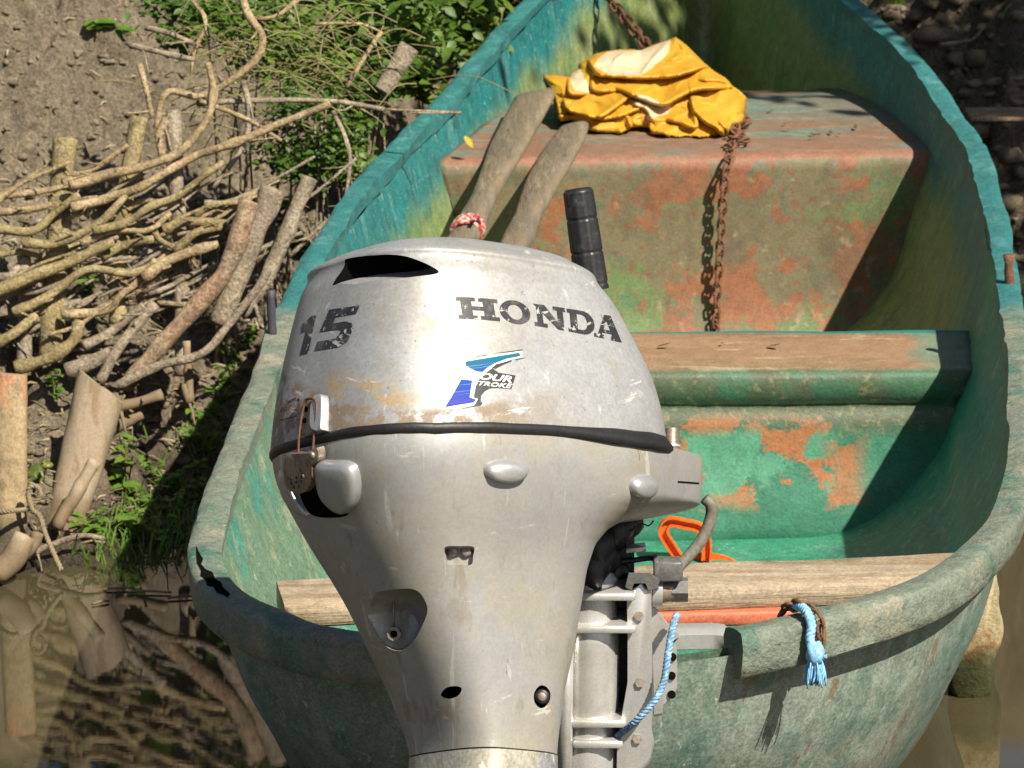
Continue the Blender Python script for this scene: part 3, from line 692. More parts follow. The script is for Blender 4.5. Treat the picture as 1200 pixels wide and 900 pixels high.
V, F = drape([Z2(p) for p in ([(600,395),(655,355),(720,402),(890,430),(850,565),(720,555),(640,556),(585,585),(545,632),(540,688),(560,708),(545,727),(210,792),(470,735),(500,690),(512,662),(470,650),(490,540),(520,480)], [(650,350),(700,315),(850,275),(850,288),(760,325),(690,362)], [(885,268),(1005,248),(900,276)], [(345,272),(600,225),(600,220)], [(640,212),(965,168),(960,178),(890,186)])], cowl_bvh, .0007)
mk("emblem_black", V, F, INK2, emb, smooth=False)
def text_polys(txt, quad, bold=.02):
    cu = bpy.data.curves.new("txt", 'FONT'); cu.body = txt; cu.size = 1; cu.offset = bold; cu.resolution_u = 2
    to = bpy.data.objects.new("txt", cu); COL.objects.link(to); bpy.context.view_layer.update()
    me = to.evaluated_get(bpy.context.evaluated_depsgraph_get()).to_mesh()
    P = np.array([v.co[:2] for v in me.vertices]); Fs = [list(p.vertices) for p in me.polygons]
    to.to_mesh_clear() if False else None
    lo, hi = P.min(0), P.max(0); P = (P-lo)/(hi-lo)
    q = np.array(quad, float)
    W_ = [q[0]*(1-a)*(1-b)+q[1]*a*(1-b)+q[2]*a*b+q[3]*(1-a)*b for a, b in P]
    out = [[tuple(W_[i]) for i in f] for f in Fs]
    bpy.data.objects.remove(to); bpy.data.curves.remove(cu)
    return out
pt = text_polys("OUR", Z2([(505,468),(850,505),(885,440),(560,402)]), .03)+text_polys("STROKE", Z2([(450,522),(832,560),(860,515),(480,482)]), .02)
pt += [Z2([(385,400),(425,370),(515,398),(500,420),(470,425),(455,470),(400,470),(415,425),(378,430)])]
V, F = drape(pt, cowl_bvh, .0010); mk("emblem_lettering", V, F, WHITEM, emb, smooth=False)
# faint worn print beside the latch
V, F = drape([[(337,471),(345,466.5),(351,467),(352,470),(350,470.5),(349,468.2),(345,468.2),(338,472.5)]]+text_polys("007", [(328,484),(341,480),(342,474),(329,478)], 0)+[[(328,492),(349,486.5),(349,488),(328,493.5)]], cowl_bvh, .0005)
mk("worn_print", V, F, INKM, cowl, smooth=False)
# moulded lozenges
def lozenge(u, v, wpx, hpx, bvh, name, mat):
    p, n, up_, sd = frame_at(u, v, bvh); rings = []; a = wpx/1030; b = hpx/1030
    for h, k in ((-.002, 1.04), (.003, 1.0), (.008, .86), (.0105, .66), (.0115, .3)):
        rings.append([p+sd*a*k*math.copysign(abs(math.cos(t))**.9, math.cos(t))+up_*(b*k*math.sin(t)*(1 if math.sin(t) > 0 else 1.05)-(.002 if h > .005 else 0)+a*.06*math.cos(t))+n*h for t in np.linspace(0, 2*math.pi, 28, endpoint=False)])
    V, F = loft(rings, cap0=False); return mk(name, V, F, mat, shroud)
lozenge(593, 551, 29, 12.5, sh_bvh, "lozenge_pad", SILVER); lozenge(753, 569, 25, 13, sh_bvh, "lozenge_pad", SILVER)
# two scoops flanking the latch
def scoop(pts, bvh, height, name, bulge=(0, 0)):
    poly = smooth_poly(pts, 40); c = poly.mean(0); rings = []
    for k, h in ((1.06, -.004), (1.0, height*.55), (.9, height*.9), (.7, height), (.35, height*1.02)):
        ring = []
        for q in poly:
            uv = c+(q-c)*k; p, n = hit(uv[0], uv[1], bvh)
            if p is None: p, n = hit(*c, bvh)
            if n@_fw > 0: n = -n
            ring.append(p+n*h)
        rings.append(ring)
    V, F = loft(rings, cap0=False); return mk(name, V, F, SILVER, shroud)
scoop([(376,543),(392,540),(411,541),(420,550),(423,572),(418,590),(406,600),(392,592),(380,575)], sh_bvh, .014, "scoop")
scoop([(331,552),(339,553),(346,575),(362,600),(357,602),(342,590),(333,572)], sh_bvh, .008, "scoop")
# dark sheet laid on the shroud as the shade of a hollow between the scoops
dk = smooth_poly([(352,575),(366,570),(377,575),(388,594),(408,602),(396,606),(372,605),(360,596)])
V, F = drape([dk], sh_bvh, .0012); mk("latch_hollow_shade", V, F, DARK, shroud, smooth=False)
# toggle latch: keeper on the cowl, lever and wire bail
TARN = M("tarnished_steel", (.30, .255, .20), .45, .6, layers=[dict(col=(.20, .12, .08), s=60, lo=.5, hi=.66, rough=.7, metal=.1)], bump=[(150, .2, (1, 1, 1), .001)])
COPPER = M("rusty_wire", (.16, .075, .045), .6, .3)
latch = empty("latch", hit(362, 540, sh_bvh)[0]); latch.parent = motor; latch.location = tuple(np.array(latch.location)-motor_base)
ORG[latch.name] = hit(362, 540, sh_bvh)[0]
def plate(px, bvh, h0, h1, name, mat, parent, push=0.0):
    poly = smooth_poly(px, 36); c = poly.mean(0); p0, n0 = hit(*c, bvh); n0 = -n0 if n0@_fw > 0 else n0
    def on(q): 
        r = ray(*q); return CAM+r*(((p0-CAM)@n0)/(r@n0))
    rings = [[on(q)+n0*h0 for q in poly], [on(q)+n0*(h1-.001) for q in poly], [on(c+(q-c)*.94)+n0*h1 for q in poly], [on(c+(q-c)*.5)+n0*h1 for q in poly]]
    V, F = loft(rings); return mk(name, V, F, mat, parent, sharp=40), p0, n0
keeper, p0, n0 = plate([(354,472),(364,467),(372,468),(374,478),(371,500),(366,511),(354,508),(352,490)], cowl_bvh, -.003, .006, "keeper", TARN, latch)
plate([(373,470),(380,464),(385,468),(385,500),(384,506),(377,507),(371,500)], cowl_bvh, -.003, .010, "keeper_hook", SILVER, latch)
lever, p1, n1 = plate([(344,531),(352,528),(372,527),(381,522),(383,536),(376,544),(373,565),(364,575),(353,574),(344,566),(342,548)], sh_bvh, .002, .013, "lever", TARN, latch)
def small_disc(u, v, r, bvh, h, mat, parent, name, n=14, rise=.0015, pn=None):
    p, nn = pn if pn else hit(u, v, bvh); nn = -nn if nn@_fw > 0 else nn
    if pn: rr = ray(u, v); p = CAM+rr*(((p-CAM)@nn)/(rr@nn))
    a = np.cross(nn, mU); a /= np.linalg.norm(a); b = np.cross(nn, a)
    rings = [[p+nn*(h-.003)+(a*math.cos(t)+b*math.sin(t))*r for t in np.linspace(0, 2*math.pi, n, endpoint=False)], [p+nn*(h+rise*.6)+(a*math.cos(t)+b*math.sin(t))*r for t in np.linspace(0, 2*math.pi, n, endpoint=False)], [p+nn*(h+rise)+(a*math.cos(t)+b*math.sin(t))*r*.7 for t in np.linspace(0, 2*math.pi, n, endpoint=False)]]
    V, F = loft(rings); return mk(name, V, F, mat, parent)
for (u, v) in ((364, 481), (362, 494)): small_disc(u, v, .0032, cowl_bvh, .006, DARK, keeper, "rivet_hole", pn=(p0, n0))
small_disc(377, 530, .0042, sh_bvh, .0135, TARN, lever, "rivet", pn=(p1, n1), rise=.003)
for (u, v) in ((352,558),(358,557),(364,556),(352,563),(358,562),(364,561),(355,568),(361,567)): small_disc(u, v, .0018, sh_bvh, .013, RUBBER, lever, "grip_dimple", n=8, pn=(p1, n1), rise=.0008)
w0 = [(p, q) for p, q in ((356, 560), (350, 540), (351, 505), (357, 472), (363, 467), (369, 469), (371, 480), (368, 510), (366, 540), (366, 560))]
P = []
for (u, v) in w0:
    t = min(max((v-467)/95, 0), 1); c0 = hit(u, min(v, 497), cowl_bvh)[0] if v < 498 else None
    rr = ray(u, v); n_ = n0*(1-t)+n1*t; pp = p0*(1-t)+p1*t; P.append(CAM+rr*(((pp+n_*(.010+.004*t)-CAM)@n_)/(rr@n_)))
V, F = tube(catmull(P, 50), .0016, 6); mk("wire_bail", V, F, COPPER, latch)
# screws and plugs on the shroud
for (u, v) in ((530, 646), (547, 646)): small_disc(u, v, .0062, sh_bvh, .003, TARN, shroud, "screw", rise=.003)
def bolt(u, v, r, bvh, h, parent):
    o = small_disc(u, v, r, bvh, h, BLACK, parent, "bolt_ring", n=18, rise=.003); 
    return small_disc(u, v, r*.62, bvh, h+.0022, TARN, parent, "bolt", n=12, rise=.002)
bolt(635, 816, .0088, sh_bvh, .006, shroud)
# rod and nut inside the pocket
q0 = hit(461, 708, sh_bvh)[0]; q1 = hit(462, 742, sh_bvh)[0]
V, F = tube([q0-_fw*.006+mU*.008, q1-_fw*.008], .0014, 6); mk("link_rod", V, F, TARN, shroud)
V, F = tube([q1-_fw*.014, q1+_fw*.004], [.0078, .0078], 14); mk("nut", V, F, TARN, shroud, sharp=40)
V, F = tube([q1-_fw*.016, q1-_fw*.010], [.004, .004], 10); mk("nut_bore", V, F, DARK, shroud)
# seam slit and pin on the arm
V, F = drape([[(794,563.5),(827,566),(827,568),(794,565.5)]], sh_bvh, .0006); mk("seam_slit", V, F, DARK, shroud, smooth=False)
p = mp(.255, -.055, .008)
V, F = tube([p-mU*.03, p+mU*.022], [.009, .009], 12); mk("hinge_pin", V, F, TARN, motor, sharp=40)
V, F = tube([p+mU*.000, p+mU*.003], [.0105, .0105], 12); mk("hinge_washer", V, F, ALU, motor, sharp=40)
# leg below the shroud
LT = [(-.337,.049,.0965,.081),(-.36,.050,.0965,.081),(-.45,.055,.09,.078),(-.55,.07,.085,.06),(-.66,.085,.09,.045),(-.72,.09,.095,.035)]
us = np.linspace(-.72, -.337, 40); tb = tab(LT, us)
V, F = loft([sect(u, *t, 2.8, 90) for u, t in zip(us, tb)]); leg = mk("leg", V, F, LEGP, motor, sharp=50)
V, F = loft([sect(-.725, .19, .13, .085, 2.2, 60), sect(-.715, .19, .13, .085, 2.2, 60)]); mk("cavitation_plate", V, F, LEGP, motor, sharp=50)
rings = []
for t, r in zip(np.linspace(-.17, .16, 16), [.012, .03, .034, .036, .037, .038, .038, .038, .038, .037, .036, .034, .030, .024, .015, .003]):
    rings.append([mp(t, r*math.cos(a), -.87+r*1.1*math.sin(a)) for a in np.linspace(0, 2*math.pi, 24, endpoint=False)])
V, F = loft(rings); mk("gearcase", V, F, LEGP, motor)
us = np.linspace(-.90, -.71, 10)
V, F = loft([sect(u, .09, .09, .03, 2.2, 40) for u in us]); mk("lower_strut", V, F, LEGP, motor)
for k in range(3):
    a = 2*math.pi*k/3; rings = []
    for r in np.linspace(.02, .115, 8):
        wd = .035*math.sin(math.pi*min(1, .25+r/.15)); pt_ = []
        for (c, h) in ((-1, 0), (-.4, .003), (.4, .003), (1, 0), (.4, -.003), (-.4, -.003)):
            ang = a+c*wd/max(r, .03); pt_.append(mp(-.19+c*.015+h, r*math.cos(ang), -.87+r*math.sin(ang)))
        rings.append(pt_)
    V, F = loft(rings); mk("propeller_blade", V, F, ALU, motor)
# swivel column, clamp bracket and fittings between leg and transom
def vcol(pts, name, mat, parent, sides=20, flat=1.0, sharp=None):
    P = np.array([q[:3] for q in pts]); V, F = tube(P, [q[3] for q in pts], sides, flat=flat); return mk(name, V, F, mat, parent, sharp=sharp)
def at(u, v, y): return PY(u, v, y)
yS = .06
def col(u, v, y, r): return (*at(u, v, y), r)
swv = vcol([col(694,668,yS,.022), col(694,676,yS,.031), col(690,700,yS,.033), col(690,726,yS,.034), col(690,730,yS,.037), col(690,760,yS,.037), col(689,850,yS,.036), col(688,858,yS,.039), col(687,905,yS,.039), col(686,1000,yS,.037)], "swivel_column", ALU, motor, sharp=40)
V, F = tube([at(664,742,.02), at(663,830,.02), at(662,960,.02)], [.009, .009, .009], 10); mk("steering_shaft", V, F, ALU, swv)
for (vv, w_) in ((690, .045), (728, .045), (838, .034), (862, .030)):
    c = at(700, vv, .05); V, F = box(c, (1,0,0), (0,1,0), (0,.12,1), w_, .035, .005, .003); mk("swivel_rib", V, F, ALU, swv, sharp=40)
# ribbed edge plate, then a black block standing in for the shaded gap
V, F = box(at(716, 780, .09), (1,0,0), (0,1,0), (0,0,1), .005, .03, .085, .003); mk("swivel_flange", V, F, ALU, swv, sharp=40)
V, F = box(at(726, 760, .14), (1,0,0), (0,1,0), (0,0,1), .016, .05, .18, .004); mk("gap_shade", V, F, BLACK, motor, sharp=40)
# clamp bracket plates: near (camera-right) cheek with a shaped outline
def cheek(px, y0, y1, name, mat, parent, bev=.004):
    poly = np.array(px, float); c = poly.mean(0); rings = []
    for (y, k) in ((y1, 1.0), (y0+bev, 1.0), (y0+bev*.3, .985), (y0, .95)):
        rings.append([PY(*(c+(q-c)*k), y) for q in poly])
    V, F = loft(rings); return mk(name, V, F, mat, parent, sharp=35)
clamp = cheek([(734,690),(737,677),(748,672),(757,676),(763,690),(764,730),(765,800),(764,855),(767,870),(762,893),(752,905),(738,930),(722,940),(722,880),(728,840),(735,800),(735,740)], .03, .10, "clamp_bracket", ALU, motor, .008)
cheek([(732,688),(736,671),(762,671),(771,678),(772,690),(760,692),(757,684),(742,684),(740,692)], .025, .12, "clamp_cap", GREYP, motor)
for (u, v) in ((749, 722), (750, 800), (747, 866)):
    V, F = tube([PY(u, v, .027), PY(u, v, .036)], [.0062, .0062], 6); mk('bolt', V, F, TARN, clamp, sharp=40)
# jaw reaching over the transom and its drilled flange
jaw = cheek([(762,706),(772,716),(786,735),(795,741),(797,746),(786,752),(782,770),(780,800),(776,838),(766,840),(764,760)], .07, .15, "clamp_jaw", ALU, motor, .006)
fl = cheek([(766,742),(782,738),(793,760),(794,806),(789,816),(766,839)], .135, .16, "drilled_flange", ALU, motor, .003)
for (u, v) in ((788, 770), (787, 792), (787, 814)):
    V, F = tube([PY(u, v, .133), PY(u, v, .136)], [.0052, .0052], 12); mk("bolt_hole", V, F, DARK, fl, smooth=False)
# tilt-lock nut, washer, connector block, hose and cable
V, F = tube([at(764,692,.07), at(776,692,.07)], [.020, .020], 18); mk("washer", V, F, ALU, motor, sharp=40)
V, F = tube([at(774,692,.07), at(789,691,.07)], [.0155, .0135], 16); mk("spacer", V, F, TARN, motor, sharp=40)
V, F = tube([at(787,691,.07), at(806,691,.07)], [.0150, .0150], 6); mk("hex_cap", V, F, GREYP, motor, sharp=40)
V, F = box(at(783.5,667,.06), (1,0,.03), (0,1,0), (-.03,0,1), .0165, .014, .0125, .003); blk = mk("hose_block", V, F, GREYP, motor, sharp=40)
V, F = box(at(769,667,.06), (1,0,.03), (0,1,0), (-.03,0,1), .0032, .016, .0145, .0015); mk("hose_flange", V, F, GREYP, blk, sharp=40)
P = catmull([at(826,584,.08), at(833,592,.08), at(833,606,.08), at(825,628,.075), at(812,646,.07), at(799,660,.065), at(792,668,.06)], 40)
V, F = tube(P, .0072, 12); mk("fuel_hose", V, F, HOSE, motor)
P = catmull([at(716,690,.08), at(716,668,.08), at(722,660,.08), at(740,657,.08), at(762,654,.08), at(768,657,.075), at(769,668,.07)], 40)
V, F = tube(P, .0035, 8); mk("control_cable", V, F, BLACK, motor)
# dark linkage under the arm
rng = random.Random(3)
mb = MB()
for (u, v, y, r) in ((700,640,.06,.030),(722,624,.08,.026),(706,660,.08,.032),(735,618,.10,.018),(695,668,.05,.028),(718,678,.10,.026),(728,686,.10,.02)):
    P = [at(u-14, v+8, y), at(u-4, v+1, y), at(u+8, v-3, y), at(u+16, v-1, y)]; mb.add(*tube(P, [r*.6, r, r*.95, r*.55], 12, .5, u, tcap=.4))
mb.obj("linkage_boot", BLACK, motor)
V, F = tube(catmull([at(738,622,.06), at(752,614,.06), at(760,616,.06), at(766,610,.06)], 14), .001, 5); mk("loose_wire", V, F, BLACK, motor)
V, F = box(at(745,642,.08), (1,0,.1), (0,1,0), (-.1,0,1), .012, .01, .003, .001); mk("linkage_tab", V, F, ALU, motor, sharp=40)
# tiller folded upright behind the cowl
tp0 = at(677, 221, .30); tp1 = at(694, 340, .28); tp2 = at(738, 376, .20); tp3 = at(742, 470, .14)
rr_ = []; PP = []
for t in np.linspace(0, 1, 80):
    seg = t*3.1+.1; k = seg-int(seg); r = .0185+.0022*t
    if k < .07: r -= .0010
    if t < .03: r *= .82+.18*t/.03
    PP.append(tp0+(tp1-tp0)*t); rr_.append(r)
V, F = tube(PP, rr_, 40); V = np.array(V)
ctr = tp0; axv = (tp1-tp0)/np.linalg.norm(tp1-tp0)
T_, N_2, B_2 = frames(PP)
for i in range(len(PP)):
    for k in range(40):
        if k % 4 == 0 and i > 3: V[i*40+k] = PP[i]+(V[i*40+k]-PP[i])*.94
tiller = mk("tiller_grip", V, F, BLACK, motor, sharp=60)
V, F = tube(catmull([tp1+axv*-.005, tp1+axv*.02, (tp1+tp2)/2+axv*.03, tp3], 14), [.0075]*14, 12); mk("tiller_arm", V, F, BLACK, motor)
crk = [(230,640),(234,649),(238,656),(236,662),(241,668),(249,671),(252,679),(259,683),(262,690),(270,697),(267,701),(261,697),(254,695),(250,688),(243,687),(240,679),(235,676),(236,669),(231,660)]
crk_ = [(231,645),(236,652),(240,667),(248,672),(251,680),(257,686),(269,697),(268,701),(260,699),(250,690),(241,683),(236,676),(233,662)]
V, F = drape([crk], rim_bvh, .0012); mk("rim_crack", V, F, DARK, boat, smooth=False)
# bright metal cover folded over the cut-out of the transom
mb = MB()
for (px, y0, y1, dz) in (([(770,736),(858,733),(866,739),(866,746),(770,748)], .12, .26, 0),):
    pass
tpz = .372
rings = []
for (u, v, dy, dz) in ((772,741,0,0),(800,741,0,0),(835,741,.003,0),(850,742,.004,-.001),(858,745,.006,-.006),(863,752,.008,-.018),(864,762,.010,-.030)):
    p = PZ(u, v, tpz)+np.array([0, dy, 0]); p[2] = tpz+dz
    rings.append([p+np.array([0, a, b]) for (a, b) in ((.035, .001), (.02, .002), (.008, .001), (0, -.004), (-.002, -.022), (.002, -.024), (.006, -.006), (.02, -.004), (.035, -.004))])
V, F = loft(rings); mk("transom_plate", V, F, ALU, boat, sharp=50)
# blue rope tied to the clamp
BLUE = M("blue_rope", (.15, .30, .48), .7, layers=[dict(col=(.40, .60, .78), s=200, lo=.5, hi=.62), dict(col=(.15, .24, .36), s=60, lo=.55, hi=.7, amt=.6)])
def rope(P, r, n, turns, name, mat, parent=None, strands=3, **k):
    P = catmull(P, n); T, N, B = frames(P); mb = MB()
    for s_ in range(strands):
        Q = [P[i]+(N[i]*math.cos(2*math.pi*(turns*i/n+s_/strands))+B[i]*math.sin(2*math.pi*(turns*i/n+s_/strands)))*r*.52 for i in range(n)]
        mb.add(*tube(Q, r*.58, 6))
    return mb.obj(name, mat, parent, **k)
ro = rope([at(794,720,.05), at(789,733,.035), at(783,765,.02), at(778,798,.01), at(766,822,.0), at(745,845,.0), at(724,862,.03)], .0043, 130, 13, "blue_cord", BLUE)
tag(ro, "short blue twisted cord looped around the motor clamp", "rope")
# ------------------------------------------------------------------ things in and on the boat
OARW = M("oar_wood", (.20, .155, .10), .8, layers=[dict(col=(.15, .125, .09), s=30, st=(1.6, .25, .5), lo=.46, hi=.62), dict(col=(.29, .24, .165), s=45, st=(1.6, .25, .5), lo=.53, hi=.68, amt=.7), dict(col=(.07, .05, .035), s=40, lo=.66, hi=.70)], bump=[(90, .7, (1.6, .3, .6), .006), (25, .4, (1, 1, 1), .005)], fine=.2)
CORD = M("red_white_cord", (.50, .42, .36), .8, layers=[dict(col=(.42, .03, .03), s=120, lo=.46, hi=.52)])
def oar(label, P, wd, th, side):
    n = 50; C = catmull(P, n); W_ = np.interp(np.linspace(0, 1, n), *wd); T_ = np.interp(np.linspace(0, 1, n), *th)
    T, _, _ = frames(C); rings = []
    for i in range(n):
        N = np.cross(T[i], np.array(side)); N /= np.linalg.norm(N); S = np.cross(N, T[i])
        e = noise.noise(Vector((i*.22, W_[0]*99, 0)))*.05; ring = []
        for a in np.linspace(0, 2*math.pi, 20, endpoint=False):
            c, s_ = math.cos(a), math.sin(a); k = 2/2.8
            ring.append(C[i]+S*W_[i]*(1+e)*math.copysign(abs(c)**k, c)+N*T_[i]*math.copysign(abs(s_)**k, s_))
        rings.append(ring)
    t = rings[-1]; c = np.mean(t, axis=0); rings.append([c+(p-c)*.72+T[-1]*.010 for p in t]); rings.append([c+(p-c)*.3+T[-1]*.013 for p in t])
    root = empty("oar", C[0], label, "oar", "wooden oars lying over the thwart and locker")
    V, F = loft(rings); mk("shaft", V, F, OARW, root, sharp=70); return root, C, T
r1, C1, T1 = oar("grey wooden oar with red and white cord wound on it, farther left",
    [PY(480,395,2.00), PY(539,287,2.46), PY(580,205,2.86), PY(602,160,3.10), PY(628,112,3.36)], ([0,.42,.52,.60,.76,1], [.027,.027,.0225,.027,.040,.043]), ([0,.5,1], [.021,.016,.011]), (.8, -.25, .2))
r2, C2, T2 = oar("grey wooden oar without cord, nearer the black tiller grip",
    [PY(552,395,2.00), PY(600,295,2.42), PY(623,243,2.66), PY(644,200,2.88), PY(673,150,3.14)], ([0,.42,.52,.60,.76,.93,1], [.027,.027,.0235,.028,.038,.036,.028]), ([0,.5,1], [.021,.016,.011]), (.8, -.25, .2))
mb = MB(); mid = PY(541, 273, 2.52)
j = int(np.argmin(np.linalg.norm(C1-mid, axis=1)))
for q in range(4):
    c = C1[j]+T1[j]*(q*.009-.012); N = np.cross(T1[j], (0.8,-.25,.2)); N /= np.linalg.norm(N); S = np.cross(N, T1[j])
    P = [c+S*math.cos(a)*.0275+N*math.sin(a)*.0235+T1[j]*(.006*math.sin(a*1+q)) for a in np.linspace(0, 2*math.pi*1.02, 40)]
    mb.add(*tube(P, .0042, 7, .3, q))
mb.add(*tube(catmull([C1[j]+S*.026-N*.01, C1[j]+S*.030-N*.03-T1[j]*.02, C1[j]+S*.029-N*.03-T1[j]*.045], 10), .004, 6))
mb.obj("cord_whipping", CORD, r1)
for (rt, u, v, y) in ((r1, 621, 118, 3.33), (r2, 656, 160, 3.08)):
    c = PY(u, v, y)-_fw*.014; P = [c+np.array([t*.010, 0, .003*math.sin(t*3)]) for t in np.linspace(-1, 1, 6)]
    V, F = tube(P, .0022, 6); mk("wire_staple", V, F, RUST, rt)

# crumpled yellow oilskin on the locker
YEL = M("yellow_oilskin", (.50, .265, .018), .55, layers=[dict(col=(.57, .31, .022), s=12, lo=.45, hi=.65), dict(col=(.38, .20, .02), s=26, lo=.58, hi=.70, amt=.55), dict(col=(.30, .17, .05), s=70, lo=.64, hi=.70, amt=.5), dict(col=(.58, .46, .30), ax=('@cream', -.6, .6, 3.0, 30))], bump=[(70, .15, (1, 1, 1.6), .004), (22, .2, (1, 1, 1.6), .008)], fine=.15)
CRM = M("cream_lining", (.60, .48, .32), .85, layers=[dict(col=(.46, .34, .20), s=14, lo=.5, hi=.68, amt=.7)], bump=[(55, .3, (1, 1, 1), .004), (16, .35, (1, 1.6, 1), .01)])
z7 = lambda P: np.array([(620+a/4.286, b/4.286) for a, b in P])
outl = z7([(70,385),(130,380),(200,388),(212,370),(250,345),(255,320),(300,295),(330,275),(390,262),(450,254),(520,252),(560,258),(640,225),(710,203),(735,190),(790,232),(885,325),(925,360),(985,395),(1020,435),(1060,462),(1088,490),(1082,560),(1070,610),(1040,650),(1000,672),(978,695),(930,697),(860,695),(790,690),(720,692),(660,676),(620,668),(606,640),(560,632),(510,640),(462,665),(390,660),(330,655),(300,650),(285,630),(215,598),(160,605),(140,570),(118,470)])
ridges = [  # zoom polyline, amplitude, width above, width below
 ([(330,372),(420,380),(560,388),(720,380),(800,360),(885,335),(930,365)], .036, 55, 9), ([(300,300),(320,330),(345,365),(380,378)], .026, 40, 12),
 ([(320,385),(330,450),(440,452)], .02, 30, 10), ([(440,440),(560,490),(670,522),(740,492),(830,450),(920,440),(1010,437)], .036, 60, 10),
 ([(178,500),(195,545),(260,572),(350,585),(420,545),(480,500),(530,470)], .034, 45, 9), ([(200,390),(205,460),(240,470),(290,468)], .022, 25, 10),
 ([(340,600),(440,585),(500,565),(560,540)], .022, 30, 9), ([(300,648),(335,655),(462,664),(505,640),(500,600),(480,575)], .026, 26, 9),
 ([(815,478),(835,555),(890,610),(945,640),(985,690)], .030, 50, 12), ([(700,600),(760,615),(835,635),(830,560)], .022, 30, 9),
 ([(610,610),(615,665),(680,668),(720,690),(860,693),(960,696)], .030, 22, 8), ([(850,400),(960,405),(1015,435),(1088,490)], .02, 40, 10),
 ([(75,385),(120,450),(150,540),(160,600)], .018, 20, 8), ([(560,260),(500,262),(450,290),(420,320)], .012, 18, 8), ([(710,205),(660,260),(600,330),(560,385)], .010, 30, 14),
 ([(735,190),(800,270),(885,325)], .012, 20, 12), ([(520,520),(590,545),(620,600)], .02, 25, 9), ([(950,610),(990,650),(985,690)], .014, 14, 6)]
step = .9
gxx = np.arange(632, 880, step); gyy = np.arange(40, 168, step)
UU, VV = np.meshgrid(gxx, gyy); PT = np.stack([UU.ravel(), VV.ravel()], -1)
sd = inpoly(PT, outl)
dep = .27*(163-PT[:, 1])/118+.0                        # leans back as it rises
edge = np.clip(sd, 0, 16)/16; dep = dep+.085*(1-np.sqrt(np.clip(1-(1-edge)**2, 0, 1)))*np.where(PT[:, 1] < 135, 1, .5)
for zp, amp, wa, wb in ridges:
    c = catmull(np.c_[z7(zp), np.zeros(len(zp))], 160)[:, :2]
    d2 = ((PT[:, None, :]-c[None])**2).sum(-1); k = d2.argmin(1); d_ = np.sqrt(d2[np.arange(len(PT)), k])
    tg_ = np.gradient(c, axis=0); tg_ /= np.linalg.norm(tg_, axis=1)[:, None]
    side = (PT-c[k])[:, 0]*-tg_[k][:, 1]+(PT-c[k])[:, 1]*tg_[k][:, 0]           # positive = below (right hand) of the line
    e = np.where(side < 0, np.exp(-(d_/(wa/4.286*.75))**1.0), np.exp(-(d_/(wb/4.286*.7))**2))
    endf = np.ones(len(c)); endf[:24] = np.linspace(.25, 1, 24); endf[-24:] = np.linspace(1, .25, 24)
    dep -= 1.25*amp*e*endf[k]
def crease(p):
    q = Vector((p[0]*.028+p[1]*.03, p[1]*.055-p[0]*.012, 2)); w_ = Vector((noise.noise(q*.8), noise.noise(q*.8+Vector((4, 4, 4))), 0))*.8
    a = 1-abs(noise.noise(q+w_))*2.2; b = 1-abs(noise.noise((q+w_)*2.3+Vector((7, 1, 0))))*2.2
    return -.011*max(a, -.3)-.0015*max(b, -.3)
dep += np.array([crease(p) for p in PT])
ok = sd > -step*.5; idm = -np.ones(len(PT), int); idm[ok] = np.arange(ok.sum())
Vc = [PY(u, v, 3.20+d_) for (u, v), d_ in zip(PT[ok], dep[ok])]
# keep it on the locker top
Vc = [np.array([p[0], p[1], max(p[2], .466)]) for p in Vc]
cream = [z7(p) for p in ([(325,340),(345,300),(400,262),(560,258),(712,205),(700,270),(620,345),(560,385),(400,378)], [(212,375),(255,345),(275,380),(300,440),(300,470),(230,462),(205,420)], [(545,480),(600,490),(680,530),(640,590),(600,610),(580,550),(500,510)], [(655,545),(715,525),(700,575),(640,590)])]
cm = np.zeros(len(PT), bool)
cmf = np.full(len(PT), -99.0)
for c in cream: cmf = np.maximum(cmf, inpoly(PT, c))
for c in []: cm |= inpoly(PT+np.array([[noise.noise(Vector((p[0]*.2, p[1]*.2, 0)))*2, 0] for p in PT]), c) > 0
nr, nc = UU.shape; Fc = []; Ic = []
for i in range(nr-1):
    for j in range(nc-1):
        q = (i*nc+j, (i+1)*nc+j, (i+1)*nc+j+1, i*nc+j+1); w_ = [idm[k] for k in q]
        if min(w_) >= 0: Fc.append(w_); Ic.append(int(cm[q[0]]))
coat = empty("oilskin_coat", (.27, 3.36, .465), "crumpled yellow oilskin coat with cream lining heaped on the bow locker", "coat")
co_ = mk("cloth_front", Vc, Fc, YEL, coat)
atr = co_.data.attributes.new('cream', 'FLOAT', 'POINT'); atr.data.foreach_set('value', cmf[ok].tolist())
sdm = co_.modifiers.new("thick", 'SOLIDIFY'); sdm.thickness = .0022; sdm.offset = 1
# the rest of the heap behind
bk = []
cc = outl.mean(0)
for k, dd in ((1.0, .03), (.97, .09), (.85, .16), (.6, .20), (.25, .215)):
    ring = []
    for q in outl:
        uv = cc+(q-cc)*k; d0 = .27*(163-uv[1])/118
        p = PY(uv[0], uv[1], 3.20+d0+dd); ring.append(np.array([p[0], p[1], max(p[2]-dd*.22, .465)]))
    bk.append(ring)
V, F = loft(bk, cap0=False); mk("cloth_back", V, F, YEL, coat)

